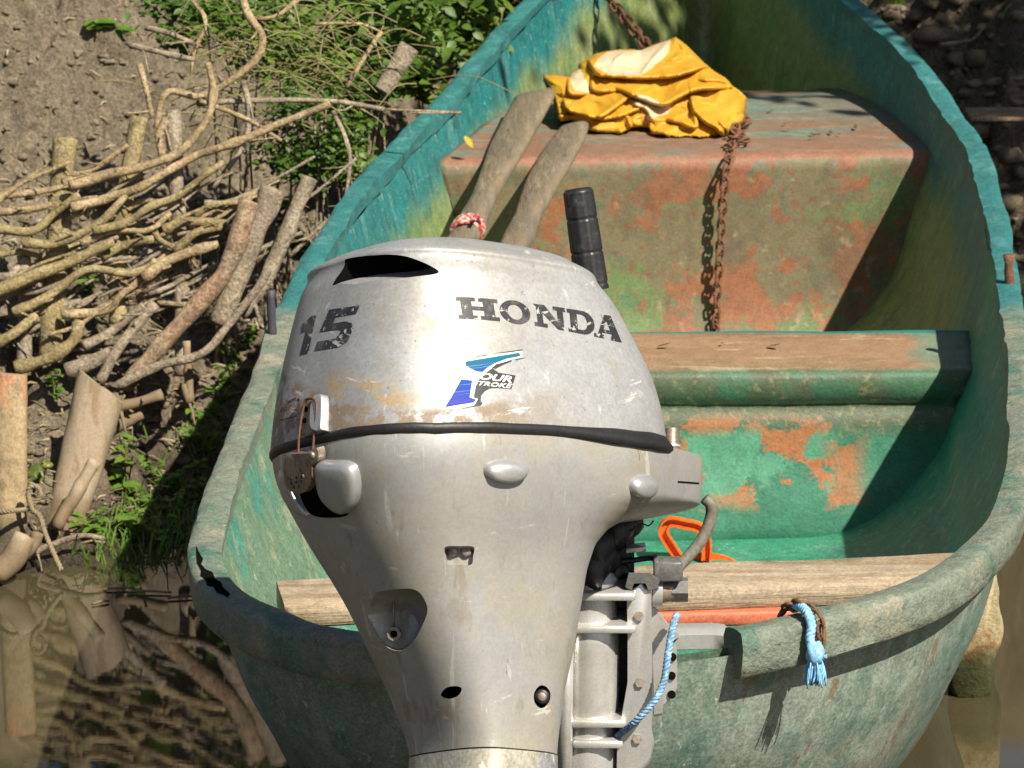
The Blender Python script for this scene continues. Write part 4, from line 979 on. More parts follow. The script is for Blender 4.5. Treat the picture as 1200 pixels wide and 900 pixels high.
# chains: every link is a part
def link_mesh(a, b, r):
    P = []
    for t in np.linspace(0, 2*math.pi, 18, endpoint=False):
        x = math.cos(t); y = math.sin(t); P.append(np.array([math.copysign(max(abs(x)*b, 0), x), y*b+math.copysign((a-b), y) if abs(y) > .05 else y*(a), 0]))
    P = np.array(P+[P[0]]); V = []; F = []; n = 18
    for i in range(n):
        t = P[(i+1) % n]-P[i-1 if i else n-1]; t = t/np.linalg.norm(t); N = np.cross(t, (0, 0, 1))
        for k in range(6):
            an = 2*math.pi*k/6; V.append(P[i]+N*math.cos(an)*r+np.array([0, 0, 1])*math.sin(an)*r)
    for i in range(n):
        for k in range(6): F.append((i*6+k, i*6+(k+1) % 6, ((i+1) % n)*6+(k+1) % 6, ((i+1) % n)*6+k))
    return mesh_data("chain_link", V, F, RUST)
def chain(name, label, P, a, b, r, group=None, cat="chain", jit=.25):
    P = np.asarray(P); lm = link_mesh(a, b, r); pitch = 2*(a-r)*.93
    C = catmull(P, 400); seg = np.linalg.norm(np.diff(C, axis=0), axis=1); cum = np.concatenate([[0], np.cumsum(seg)])
    root = empty(name, C[-1], label, cat, group); g = random.Random(len(label)); k = 0; s_ = 0
    while s_ < cum[-1]:
        p = np.array([np.interp(s_, cum, C[:, i]) for i in range(3)]); q = np.array([np.interp(min(s_+pitch*.5, cum[-1]), cum, C[:, i]) for i in range(3)])-np.array([np.interp(max(s_-pitch*.5, 0), cum, C[:, i]) for i in range(3)])
        t = Vector(q).normalized(); ref = Vector((0.3, 1, 0.2)); n1 = t.cross(ref).normalized(); n2 = t.cross(n1)
        an = (math.pi/2 if k % 2 else 0)+.35+g.uniform(-jit, jit); zx = n1*math.cos(an)+n2*math.sin(an); xx = t.cross(zx)
        put("link", lm, root, Matrix((( xx.x, t.x, zx.x, p[0]), (xx.y, t.y, zx.y, p[1]), (xx.z, t.z, zx.z, p[2]), (0, 0, 0, 1))))
        k += 1; s_ += pitch
    return root
zb = .478
zb = .470
c_ = [PZ(872,140,zb), PZ(868,150,zb), PZ(862,160,zb), PZ(858,172,zb), PY(856,181,3.045), PY(854,188,3.022)]
fy = 3.010
c_ += [PY(852,196,fy-.004), PY(849,215,fy-.003), PY(846,260,fy), PY(843,310,fy), PY(840,350,fy), PY(838,400,fy+.01)]
chain("hanging_chain", "rusty chain hanging down the front of the bow locker from under the coat", c_, .0135, .0078, .0027)
chain("bow_chain", "rusty chain slung from the bow down behind the yellow coat", [PY(690,-40,4.15), PY(712,-4,4.05), PY(728,16,3.98), PY(745,38,3.90), PY(760,56,3.83), PY(772,75,3.77)], .0185, .0100, .0034)
g = random.Random(5); lm = link_mesh(.0125, .0074, .0026); pile = empty("chain_pile", PZ(866,150,.466), "small heap of rusty chain links at the coat's right hand edge", "chain")
for k in range(16):
    p = PZ(g.uniform(856, 874), g.uniform(140, 168), .470+g.uniform(0, .012)); e = Matrix.Rotation(g.uniform(0, 6.3), 4, 'Z') @ Matrix.Rotation(g.uniform(-.9, .9), 4, 'X'); e.translation = Vector(p); put("link", lm, pile, e)

# orange bailer on the floor boards
ORG_P = M("orange_plastic", (.78, .13, .012), .45, layers=[dict(col=(.60, .09, .01), s=20, lo=.5, hi=.65, amt=.6)], bump=[(90, .15, (1, 1, 1), .002)])
bb = PZ(815, 660, .085); bail = empty("plastic_bailer", bb, "bright orange plastic bailer with a ring handle on the boat floor", "bailer")
by = bb[1]
def chan(P, w, h, name):
    """open channel section swept along P"""
    C = catmull(P, 60); T, _, _ = frames(C); pr = [(-w, 0), (-w, h), (-w*.62, h), (-w*.62, h*.25), (w*.62, h*.25), (w*.62, h), (w, h), (w, 0)]; rings = []
    for i in range(len(C)):
        N = np.array([0, -1.0, 0]); S = np.cross(T[i], N); S /= np.linalg.norm(S)
        rings.append([C[i]+S*a+N*b for a, b in pr])
    V, F = loft(rings); return mk(name, V, F, ORG_P, bail, sharp=35)
chan([PY(801,660,by), PY(794,650,by), PY(782,632,by), PY(777,622,by), PY(780,613,by), PY(788,610,by), PY(804,613,by), PY(817,616,by), PY(826,624,by), PY(828,640,by), PY(827,655,by)], .0075, .012, "handle")
rings = []
for (r, z_, k) in ((.062, 0, 1), (.062, .004, 1), (.058, .006, 1), (.054, .0, 1), (.046, -.03, 1), (.03, -.055, 1), (.01, -.06, 1)):
    c = PY(826, 676, by-.02); rings.append([c+np.array([r*math.cos(a), r*.55*math.sin(a)-z_*.2, z_*1.0+r*.42*math.sin(a)]) for a in np.linspace(0, 2*math.pi, 40, endpoint=False)])
V, F = loft(rings, cap0=False); bo = mk("scoop", V, F, ORG_P, bail, sharp=50); sm_ = bo.modifiers.new("thick", 'SOLIDIFY'); sm_.thickness = .003

# frayed blue tassel and rusty chain round the rim
def on_rim(u, v): return PZ(u, v, .425)
rg = [PY(918,716,.33), PY(926,710,.315), PY(938,709,.29), PY(951,717,.268), PY(960,729,.262), PY(962,745,.258), PY(960,757,.258)]
chain("rim_chain", "short rusty chain wrapped over the stern rim beside the blue tassel", rg, .0115, .0066, .0024)
tas = empty("rope_tassel", PY(955, 806, .31), "frayed light blue rope end knotted over the stern rim", "rope")
BLUE2 = M("bright_blue_rope", (.20, .50, .80), .7, layers=[dict(col=(.45, .70, .88), s=150, lo=.5, hi=.62)])
P = [PY(930,713,.32), PY(938,711,.285), PY(946,718,.262), PY(951,733,.250), PY(949,748,.246), PY(953,764,.244)]
rope(P, .0058, 70, 7, "twisted_rope", BLUE2, tas)
k0 = PY(955, 767, .242); rings = []
for (h, r) in ((.016, .006), (.012, .0095), (.004, .0115), (-.004, .0105), (-.010, .0085)):
    rings.append([k0+np.array([r*math.cos(a)*(1+.12*math.sin(3*a+h*300)), r*math.sin(a), h+.0015*math.sin(a*4)]) for a in np.linspace(0, 2*math.pi, 18, endpoint=False)])
V, F = loft(rings); mk("knot", V, F, BLUE2, tas)
mb = MB(); g = random.Random(11)
for k in range(46):
    a = g.uniform(0, 6.3); r = g.uniform(0, .008); l = g.uniform(.026, .036); p = k0+np.array([r*math.cos(a), r*math.sin(a), -.006]); d_ = np.array([math.cos(a)*.3*r/.008, math.sin(a)*.3*r/.008, -1])
    Q = [p, p+d_*l*.5+np.array([g.uniform(-.002, .002), 0, 0]), p+np.array([d_[0]*.6, d_[1]*.6, -1])*l+np.array([g.uniform(-.003, .003), 0, 0])]; mb.add(*tube(catmull(Q, 6), .0011, 5))
for k in range(3):
    Q = [k0+np.array([.008, 0, -.002]), k0+np.array([.015, -.002, .002*k-.004])]; mb.add(*tube(Q, .0007, 4))
mb.obj("frayed_strands", BLUE2, tas)

# pale slab with a mossy foot leaning beyond the starboard quarter
SLAB = M("pale_slab", (.40, .33, .19), .8, layers=[dict(col=(.27, .22, .12), s=20, lo=.5, hi=.65), dict(col=(.50, .43, .28), s=40, lo=.55, hi=.7, amt=.7), dict(col=(.25, .13, .04), s=9, lo=.48, hi=.6, ax=('Z', .20, .15, .05)), dict(col=(.045, .05, .013), ax=('Z', .155, .115, .06, 20))], bump=[(40, .7, (1, 1, 1), .006), (120, .5, (1, 1, 1), .003)])
pts = [(1166,665),(1170,690),(1171,712),(1176,735),(1174,752),(1166,770),(1165,788),(1160,815),(1140,835),(1120,825),(1112,790),(1130,740),(1145,700),(1158,665)]
rings = []
for (y, k) in ((1.23, .88), (1.24, .97), (1.26, 1.0), (1.33, 1.0), (1.37, .96), (1.38, .8)):
    c = np.mean(pts, axis=0); rings.append([PY(*(c+(np.array(q)-c)*k+np.array([noise.noise(Vector((q[0]*.1, q[1]*.1, y*9))), noise.noise(Vector((q[0]*.1, 7, y*9)))])*1.5), y) for q in smooth_poly(pts, 56)])
V, F = loft(rings); so_ = mk("mossy_slab", V, F, SLAB, sharp=70); tag(so_, "tan slab with a mossy foot standing in the water beside the hull", "slab")

# scraps lying in the boat
DRYL = M("dry_leaf", (.10, .055, .03), .8, layers=[dict(col=(.2, .13, .05), s=60, lo=.5, hi=.6)]); YLEAF = M("yellow_leaf", (.45, .36, .04), .6)
def leaf_geo(p, d, nrm, L_, W_, curl=.2, n=4):
    d = np.asarray(d, float); d = d/np.linalg.norm(d); nrm = np.asarray(nrm, float); nrm = nrm-d*(d@nrm); nrm /= np.linalg.norm(nrm)+1e-9; s_ = np.cross(d, nrm); V = []; F = []
    for i in range(n+1):
        t = i/n; w_ = W_*math.sin(math.pi*min(1, (t*.92+.06)))**.8*(1 if t < 1 else .0)*(1.15-.5*t); c = np.asarray(p)+d*L_*t-nrm*curl*L_*t*t
        V += [c-s_*w_+nrm*w_*.25, c, c+s_*w_+nrm*w_*.25]
    for i in range(n):
        b = 3*i; F += [(b, b+1, b+4, b+3), (b+1, b+2, b+5, b+4)]
    return V, F
g = random.Random(21)
def scrap(u, v, z, size, mat, lab, grp):
    a = g.uniform(0, 6.28); p = PZ(u, v, z); V, F = leaf_geo(p, (math.cos(a), math.sin(a), .05), (0, 0, 1), size, size*.22, -.25)
    tag(mk("dry_leaf", V, F, mat, origin=p), lab, "leaf", grp)
for (u, v) in ((921,145),(926,152),(950,156),(965,155),(973,157),(985,158),(898,132),(1002,151),(948,161)): scrap(u, v, .4665, g.uniform(.012, .024), DRYL, "dark curled leaf scrap on the right half of the locker top", "leaf scraps on the locker")
for (u, v, s_, w_) in ((770,406,.025,"leftmost"),(846,402,.014,"smallest"),(900,405,.03,"rightmost")): scrap(u, v, .362, s_, DRYL, w_+" of the dark leaf scraps lying on the bare thwart", "leaf scraps on the thwart")
scrap(1128, 402, .362, .022, YLEAF, "small yellowish leaf at the shaded right end of the thwart", None)
p = PY(557, 164, 3.02); V, F = leaf_geo(p-np.array([.02,.03,-.012]), (.5, .1, -.6), (.4, -.7, .3), .028, .007, .1); tag(mk("yellow_leaf", V, F, YLEAF, origin=p), "tiny yellow leaf stuck inside the turquoise port side", "leaf")
# ------------------------------------------------------------------ the left bank: wattle, logs, brushwood
def bark(name, a, b, c, seed=1): return M(name, a, .85, fine=.6, fs=200, layers=[dict(col=b, s=18, lo=.45, hi=.62, seed=seed), dict(col=c, s=45, lo=.57, hi=.68, amt=.8, seed=seed+3), dict(col=(.05, .04, .025), s=70, lo=.66, hi=.72, amt=.7, seed=seed+5)], bump=[(60, .8, (1, 1, 1), .008), (170, .8, (1, 1, 1), .004)])
B_OL = bark("olive_bark", (.26, .205, .095), (.35, .28, .14), (.15, .115, .06)); B_TAN = bark("tan_bark", (.32, .235, .125), (.41, .315, .18), (.18, .125, .065), 2)
B_GRY = bark("grey_bark", (.25, .20, .14), (.34, .285, .205), (.13, .10, .07), 4); B_RED = bark("reddish_bark", (.27, .175, .105), (.34, .26, .165), (.15, .105, .07), 6)
CUT = M("cut_wood", (.33, .26, .175), .8, fine=.2, layers=[dict(col=(.26, .185, .11), s=55, st=(1, 1, .10), lo=.48, hi=.62), dict(col=(.20, .14, .085), s=8, lo=.55, hi=.68, amt=.6, seed=6), dict(col=(.45, .37, .26), s=9, lo=.52, hi=.68, amt=.6), dict(col=(.16, .11, .06), ax=('Z', .075, .03, .05), amt=.8)], bump=[(40, .4, (1, 1, .25), .004)])
def WP(u, v, off=0.0):
    y = 2.45
    for _ in range(12):
        p = PY(u, v, y); y = 2.38+(p[2]-.1)*.36-off
    return PY(u, v, y)
def woody(pts, rpx, mat, off=0.0, parent=None, name="branch", label=None, group=None, weave=0.0, r1=None, knob=.35, seed=None, sides=10, cat="branch", caps=None, ends=True):
    P = [WP(u, v, off+weave*math.sin(i*2.1+u*.02)) for i, (u, v) in enumerate(pts)]
    L_ = sum(np.linalg.norm(P[i+1]-P[i]) for i in range(len(P)-1)); n = max(8, int(L_/.010)); C = catmull(P, n)
    C = np.array([c+np.array([noise.noise(Vector(c*16)), noise.noise(Vector(c*16)+Vector((5, 5, 5))), noise.noise(Vector(c*16)+Vector((9, 0, 2)))])*rpx/690*(.22 if rpx < 9 else .06) for c in C])
    r0 = rpx/690*.95; rr = np.linspace(r0, (r1 or rpx*.62)*.95/690, n); g = random.Random(int(u*7+v))
    for _ in range(max(1, n//14)): 
        k = g.randrange(n); rr = rr*(1+(.22 if rpx < 9 else .07)*np.exp(-((np.arange(n)-k)/1.2)**2))
    V, F = tube(C, rr, sides, knob*(.7 if rpx < 9 else .8), seed or pts[0][0]*.37, tcap=.15)
    nf = len(F); mi = [0]*(nf-2*sides)+[1]*(2*sides)
    if rpx < 9 and L_ > .06:                       # snapped side shoots
        for _ in range(g.randint(1, 4)):
            k = g.randrange(1, n-1); d_ = np.array([g.uniform(-1, 1), g.uniform(-.8, .2), g.uniform(-1, 1)]); l = g.uniform(.008, .05); v2, f2 = tube(catmull([C[k], C[k]+d_*l*.5, C[k]+d_*l+np.array([0, 0, g.uniform(-.01, .01)])], 5), np.linspace(rr[k]*.4, rr[k]*.2, 5), 5)
            b0 = len(V); V = list(V)+list(v2); F = list(F)+[tuple(b0+i for i in f) for f in f2]; mi = mi+[0]*len(f2)
    o = mk(name, V, F, [mat, CUT], parent, origin=None if parent else C[0], midx=mi)
    if parent is None: tag(o, label, cat, group)
    return o
wat_ = empty("wattle_fence", WP(120, 470), "woven wattle of crooked sticks on round stakes holding the left bank", "wattle")
# stakes
for pts, r, m_ in (([(76,163),(70,260),(64,330),(58,420)], 15, B_OL), ([(163,138),(156,180),(146,230),(140,300),(138,380)], 11.5, B_OL), ([(203,130),(205,200),(212,300),(214,440)], 10, B_GRY), ([(28,300),(30,360),(28,440)], 9, B_GRY)):
    woody(pts, r, m_, -.015, wat_, "stake", knob=.18, sides=14, r1=r)
rods = [([(-8,268),(37,271),(63,250),(92,228)],6.5,B_OL,.03), ([(82,217),(110,211),(140,202),(170,195),(212,177),(240,145),(251,110),(243,74)],6.5,B_TAN,.035), ([(83,243),(133,230),(173,215),(222,186),(267,170),(333,143),(387,122)],6.5,B_TAN,.03),
 ([(27,285),(67,285),(113,263),(140,237),(150,225)],6.5,B_OL,.03), ([(110,270),(150,260),(173,243),(207,230),(247,200),(262,190)],6,B_OL,.03), ([(95,285),(133,270),(173,270),(200,250)],5,B_TAN,.02), ([(-8,343),(40,323),(83,307),(133,283)],9.5,B_OL,.045),
 ([(15,366),(57,347),(100,317),(150,320),(173,313),(182,306)],6.5,B_OL,.03), ([(120,300),(143,288),(180,280)],7,B_OL,.02), ([(168,325),(207,303),(256,286)],8.5,B_TAN,.035), ([(73,370),(127,363),(140,347),(171,322)],6.5,B_TAN,.02),
 ([(-8,404),(20,387),(42,369)],8,B_OL,.02), ([(193,270),(220,260),(265,262)],7.5,B_OL,.025), ([(228,254),(247,240),(280,237),(309,229)],4.5,B_OL,.02), ([(205,295),(230,273),(262,266)],6.5,B_OL,.03), ([(98,405),(133,387),(168,358)],7,B_GRY,.01),
 ([(-8,250),(30,247),(60,240)],6,B_TAN,.02), ([(-8,300),(20,295),(50,300)],5,B_OL,.0), ([(180,270),(190,283),(203,290)],5,B_OL,.02), ([(185,355),(220,358)],4,B_OL,.0), ([(75,215),(115,206),(142,200)],7,B_TAN,.0), ([(-8,325),(12,322),(22,312)],6,B_GRY,.0),
 ([(85,205),(110,198),(150,170)],4,B_TAN,.0), ([(0,230),(40,226),(90,215)],5,B_TAN,.01), ([(140,330),(165,345),(190,340)],4,B_GRY,.0), ([(30,345),(60,360),(95,352)],5,B_GRY,-.01), ([(95,300),(130,312),(160,300)],5,B_GRY,-.01), ([(150,245),(170,235),(200,240),(225,225)],4,B_TAN,.0)]
for pts, r, m_, off in rods: woody(pts, r, m_, off, wat_, "woven_rod", weave=.008, knob=.3)
gr = random.Random(31)
for k in range(52):
    u, v = gr.uniform(-10, 250), gr.uniform(215, 420)
    if u > 130 and v > 380: continue
    l = gr.uniform(50, 150); sl = gr.gauss(-.5, .18); woody([(u, v), (u+l*.33, v+l*.33*sl+gr.uniform(-7, 7)), (u+l*.66, v+l*.66*sl+gr.uniform(-7, 7)), (u+l, v+l*sl)], gr.uniform(1.8, 4.6), gr.choice((B_OL, B_TAN, B_GRY, B_GRY)), gr.uniform(-.035, .02), wat_, 'woven_rod', knob=.3, sides=7)
logs = [
 ([(95,447),(86,500),(72,582)], 0, None, 0, ""),]
# split post cut square, leaning in front
def post(top, bot, w0, w1, off, name, label, mat, n=26, flat=.8, slope=0.0):
    a = ground_at(*bot) if off > .1 else WP(*bot, off); b = PY(top[0], top[1], a[1]+.06) if off > .1 else WP(*top, off); a = a-(b-a)*.15; ax = (b-a)/np.linalg.norm(b-a); S = np.cross(ax, _fw); S /= np.linalg.norm(S); N = np.cross(S, ax); rings = []
    for i in range(n):
        t = i/(n-1); c = a+(b-a)*t; w_ = (w0+(w1-w0)*t)/690; ring = []
        for q in np.linspace(0, 2*math.pi, 26, endpoint=False):
            cs, sn = math.cos(q), math.sin(q); e = 1+.05*noise.noise(Vector((cs*2, sn*2, t*5+w0)))
            ring.append(c+S*w_*e*math.copysign(abs(cs)**.75, cs)+N*w_*flat*e*math.copysign(abs(sn)**.75, sn)+ax*(slope*cs*w_*t))
        rings.append(ring)
    rings.append([rings[-1][k]*.985+np.mean(rings[-1], axis=0)*.015 for k in range(26)])
    V, F = loft(rings); o = mk(name, V, F, mat, origin=a, sharp=45); tag(o, label, "post"); return o
post((118,452), (80,600), 22, 30, .16, "wooden_post", "short thick pale post sawn flat, leaning at the waterside", CUT, slope=.45)
post((13,438), (14,640), 17, 18, .20, "wooden_post", "upright post with peeling bark at the far left edge", M("peeled_post", (.36, .27, .15), .8, layers=[dict(col=(.45, .235, .13), s=7, st=(1.4, 1, .25), lo=.48, hi=.53), dict(col=(.24, .18, .10), s=30, lo=.52, hi=.64, amt=.8, seed=5), dict(col=(.10, .075, .045), ax=('Z', .11, .06, .03))], bump=[(40, .7, (1, 1, .4), .008)]), slope=.1)
for pts, r, r1, m_, off, lab in [
 ([(146,455),(190,403),(240,348),(268,310),(292,236)], 10, 13, B_RED, .09, "reddish log leaning on the wattle, its bark half gone"),
 ([(255,380),(280,320),(300,270),(321,222)], 13, 15, B_GRY, .06, "thick grey log leaning beside the reddish one"),
 ([(285,370),(320,310),(342,255),(362,208)], 8, 10, B_GRY, .03, "slimmer grey log next to the boat, farthest right of the leaning logs"),
 ([(138,452),(193,427),(240,413),(273,373),(300,340),(316,316)], 7, 4, B_GRY, .12, "long bent bare stick in front of the leaning logs"),
 ([(116,446),(140,407),(165,375),(182,355)], 7, 6, B_GRY, .12, "straight grey stick rising behind the sawn post"),
 ([(18,432),(50,422),(83,402),(94,376)], 9, 7, B_OL, .10, "curved olive stick above the peeling post"),
 ([(78,436),(105,425),(130,414)], 11, 8, B_GRY, .06, "short pale grey billet beside the sawn post"),
 ([(118,508),(142,497),(166,484)], 9, 7, CUT, .08, "lowest of the pale sticks heaped under the wattle"),
 ([(132,478),(160,472),(190,462)], 8, 6, CUT, .10, "pale stick second from the bottom of the heap"),
 ([(215,450),(222,470),(218,400)], 5, 5, CUT, .06, "short upright pale peg under the leaning logs"),
 ([(66,618),(85,585),(112,540)], 9, 8, CUT, .38, "pale stick propped against the foot of the sawn post"),
 ([(-6,672),(15,655),(30,628)], 17, 12, CUT, .54, "split pale log end at the water in the lower left corner"),
 ([(28,650),(40,640),(44,625)], 8, 7, CUT, .50, "small split splinter of wood beside the split log end"),
 ([(30,655),(55,640),(95,628),(122,632)], 4, 3, B_GRY, .44, "thin stick lying along the waterline")]:
    woody(pts, r, m_, off, None, "log" if r > 10 else "stick", lab, r1=r1, knob=.4, cat="log" if r > 10 else "stick", sides=14)
# loose brushwood above the wattle
for pts, r, off, m_, lab in [
 ([(283,-10),(290,15),(307,43),(300,70),(262,100),(233,113),(196,108),(182,150)], 5.5, -.04, B_TAN, "bent branch curling over the top of the wattle"),
 ([(350,-2),(327,17),(303,23)], 3.5, -.06, B_TAN, "forked twig at the top beside the bent branch"),
 ([(447,37),(430,62),(407,102)], 3.2, -.10, B_TAN, "pale straight twig hanging before the bushes"),
 ([(370,28),(420,28),(445,37)], 2.2, -.11, B_TAN, "thin arched twig joining the pale hanging twig"),
 ([(225,0),(241,25),(228,60),(224,85)], 3, -.06, B_TAN, "slender upright twig among the dry grass"),
 ([(170,32),(200,40),(228,52)], 4, -.05, B_GRY, "thin grey twig lying on the bare mud slope"),
 ([(152,52),(190,62),(228,70)], 4.5, -.04, B_GRY, "grey branch stub just above the curved rod"),
 ([(230,121),(300,118),(380,118),(450,128)], 4, -.06, B_GRY, "long dark level branch in front of the weeds"),
 ([(235,118),(290,140),(330,165)], 3.4, .02, B_TAN, "short sloping twig crossing the long rod"),
 ([(163,75),(170,100),(178,138)], 4.2, -.02, B_TAN, "crooked twig standing behind the wattle stakes"),
 ([(196,140),(186,160),(190,185)], 6, -.01, B_TAN, "short forked stub between two stakes"),
 ([(450,128),(540,132),(482,132)], 1.6, -.1, B_RED, "fine reddish stem reaching towards the boat"),
 ([(390,130),(410,180),(402,250)], 3, -.06, B_GRY, "dark stem rising beside the port rim"),
 ([(340,300),(380,262),(420,235)], 3, .0, B_GRY, "thin grey twig touching the port rim"),
 ([(330,250),(370,225),(418,185)], 2.5, .0, B_GRY, "wiry twig between the logs and the boat"),
 ([(285,95),(292,130),(285,170),(250,220)], 4, -.03, B_GRY, "grey bough drooping behind the long rod")]:
    woody(pts, r, m_, off, None, "twig" if r < 4 else "branch", lab, r1=r*.7, knob=.3, cat="twig" if r < 4 else "branch", sides=8)
# bamboo cane and stump by the bushes
BAM = M("bamboo", (.36, .30, .07), .5, layers=[dict(col=(.22, .22, .06), s=14, st=(1, 1, .4), lo=.5, hi=.65)])
P = [PY(491, v, 3.30) for v in np.linspace(84, -60, 24)]; V, F = tube(P, [.0098*(1+.16*(i % 7 == 3)) for i in range(24)], 12); tag(mk("cane", V, F, BAM, origin=P[0]), "yellow upright cane growing by the bushes behind the boat", "cane")
post((480,55), (452,100), 11, 13, -.30, "stump", "short grey broken stump in front of the yellow cane", B_GRY)
# twine round the left post
TW = M("old_twine", (.25, .20, .12), .9, bump=[(200, .6, (1, 1, 1), .003)])
yt = 1.90
P = [PY(-10,602,yt), PY(10,599,yt-.02), PY(30,597,yt), PY(40,590,yt), PY(47,580,yt), PY(44,571,yt), PY(36,570,yt), PY(33,580,yt), PY(38,597,yt-.005), PY(46,604,yt-.01), PY(52,622,yt-.02), PY(60,642,yt-.04), PY(72,668,yt-.07)]
tag(rope(P, .0042, 160, 16, "twine", TW, origin=P[0]), "old brown twine knotted round the peeling post and trailing into the water", "twine")
# frog between the posts
FROG = M("frog_skin", (.07, .10, .02), .4, layers=[dict(col=(.15, .16, .03), s=60, lo=.5, hi=.6), dict(col=(.06, .06, .02), s=90, lo=.62, hi=.68), dict(col=(.22, .21, .08), ax=('Z', .012, .004))], bump=[(200, .2, (1, 1, 1), .001)])
fr0 = ground_at(45, 566)-_fw*.02+np.array([0, 0, .004]); bm_ = bmesh.new()
fr = mb = MB()
def ell(c, ax, r, n=12, m_=10, tilt=0):
    V = []; F = []
    for i in range(m_+1):
        p = math.pi*i/m_
        for k in range(n):
            a = 2*math.pi*k/n; V.append(np.array(c)+np.array([r[0]*math.cos(p)*math.cos(tilt)-r[2]*math.sin(p)*math.sin(a)*math.sin(tilt), r[1]*math.sin(p)*math.cos(a), r[0]*math.cos(p)*math.sin(tilt)+r[2]*math.sin(p)*math.sin(a)*math.cos(tilt)]))
    for i in range(m_):
        for k in range(n): F.append((i*n+k, i*n+(k+1) % n, (i+1)*n+(k+1) % n, (i+1)*n+k))
    return V, F
c = fr0+np.array([0, 0, .006])
fm = MB(); fm.add(*ell(c+np.array([0, 0, .012]), None, (.020, .012, .0105), tilt=.45)); fm.add(*ell(c+np.array([.016, -.001, .021]), None, (.012, .0105, .0062), tilt=.05))
for s_ in (-1, 1):
    fm.add(*ell(c+np.array([.012, s_*.0065, .0268]), None, (.0034, .003, .0034), 8, 6))
    fm.add(*tube(catmull([c+np.array([.008, s_*.010, .012]), c+np.array([.011, s_*.014, .004]), c+np.array([.007, s_*.015, -.004]), c+np.array([.012, s_*.016, -.006])], 10), np.linspace(.0036, .0018, 10), 7))
    fm.add(*tube(catmull([c+np.array([-.014, s_*.010, .006]), c+np.array([.0, s_*.016, .006]), c+np.array([-.013, s_*.017, -.003]), c+np.array([-.002, s_*.019, -.006])], 14), np.linspace(.0062, .002, 14), 7))
fm.add(*ell(c+np.array([.012, -.0088, .0272]), None, (.0016, .0012, .0016), 6, 5), 1)
o = fm.obj("frog", [FROG, M("frog_eye", (.01, .008, .004), .1)], origin=fr0)
rm = o.modifiers.new("skin", 'REMESH'); rm.mode = 'VOXEL'; rm.voxel_size = .0009; rm.use_smooth_shade = True
tag(o, "small green frog sitting between the peeling post and the sawn post", "frog")

# ------------------------------------------------------------------ green plants
def leafmat(name, c1, c2, c3): return M(name, c1, .5, layers=[dict(col=c2, s=9, lo=.42, hi=.62), dict(col=c3, s=23, lo=.55, hi=.68, amt=.8)], trans=.35)
LF1 = leafmat("fresh_leaf", (.10, .21, .025), (.17, .28, .04), (.06, .15, .02)); LF2 = leafmat("deep_leaf", (.06, .125, .016), (.12, .20, .03), (.04, .085, .014)); LF3 = leafmat("bush_leaf", (.095, .17, .022), (.15, .23, .03), (.12, .13, .03))
STEMG = M("green_stem", (.16, .22, .05), .6)
g = random.Random(77)
def weed(u, v, h, nl, size, mat, label, group, spread=.05, stem=True, cat="weed"):
    p = ground_at(u, v); p[2] = gz(p[0], p[1]); root = empty("weed", p, label, cat, group); lb = MB(); sb = MB()
    ns = max(1, nl//6)
    for s_ in range(ns):
        a = g.uniform(0, 6.28); tip = p+np.array([math.cos(a)*spread*g.uniform(.2, 1), math.sin(a)*spread*g.uniform(.2, 1)-.01, h*g.uniform(.6, 1)])
        C = catmull([p+np.array([g.uniform(-.008, .008), g.uniform(-.008, .008), -.01]), (p+tip)/2+np.array([0, 0, h*.12]), tip], 8); sb.add(*tube(C, np.linspace(.0018, .0009, 8), 5))
        for q in range(6):
            t = .3+.7*q/5; b = C[min(7, int(t*7))]; an = g.uniform(0, 6.28); sz = size*g.uniform(.6, 1.15)
            d_ = np.array([math.cos(an), math.sin(an), g.uniform(-.1, .5)]); lb.add(*leaf_geo(b, d_, np.array([g.uniform(-.3, .3), -.25, 1]), sz, sz*.34, .25))
    sb.obj("stem", STEMG, root); lb.obj("foliage", mat, root); return root
GW = "small bright weeds on the mud by the boat"
weed(147, 588, .115, 24, .034, LF1, "tall broad leaved weed growing on the mud by the sawn post", None, .03)
weed(112, 632, .05, 42, .024, LF1, "dense low clump of round leaved weed at the waterline", None, .06)
weed(162, 628, .05, 30, .022, LF1, "leafy weed clump just right of the waterline clump", None, .05)
for (u, v) in ((232,555),(262,470),(256,500),(278,440),(226,525),(285,410),(180,560),(205,600),(238,585),(190,640),(215,635),(170,600),(150,615),(245,535),(270,425),(215,575),(195,580),(265,455),(240,500)): weed(u, v, .035, 18, .017, LF1, "low bright green weed sprouting between the wattle and the boat", GW, .035)
weed(66, 470, .05, 18, .020, LF1, "fern like tuft growing above the sawn post", None, .02)
for (u, v, w_) in ((120,45,"left"),(138,42,"right")): weed(u, v, .03, 6, .042, LF1, w_+" of two large leaf seedlings on the bare mud slope", "seedlings on the mud slope", .02)
for (u, v, w_) in ((335,250,"topmost young leafy shoot beside the slim grey log"),(345,290,"young leafy shoot halfway down between slim log and rim"),(355,305,"lowest young leafy shoot close to the port rim"),(105,350,"lone green shoot poking through the wattle")): weed(u, v, .04, 12, .026, LF1, w_, "shoots among the logs", .03)
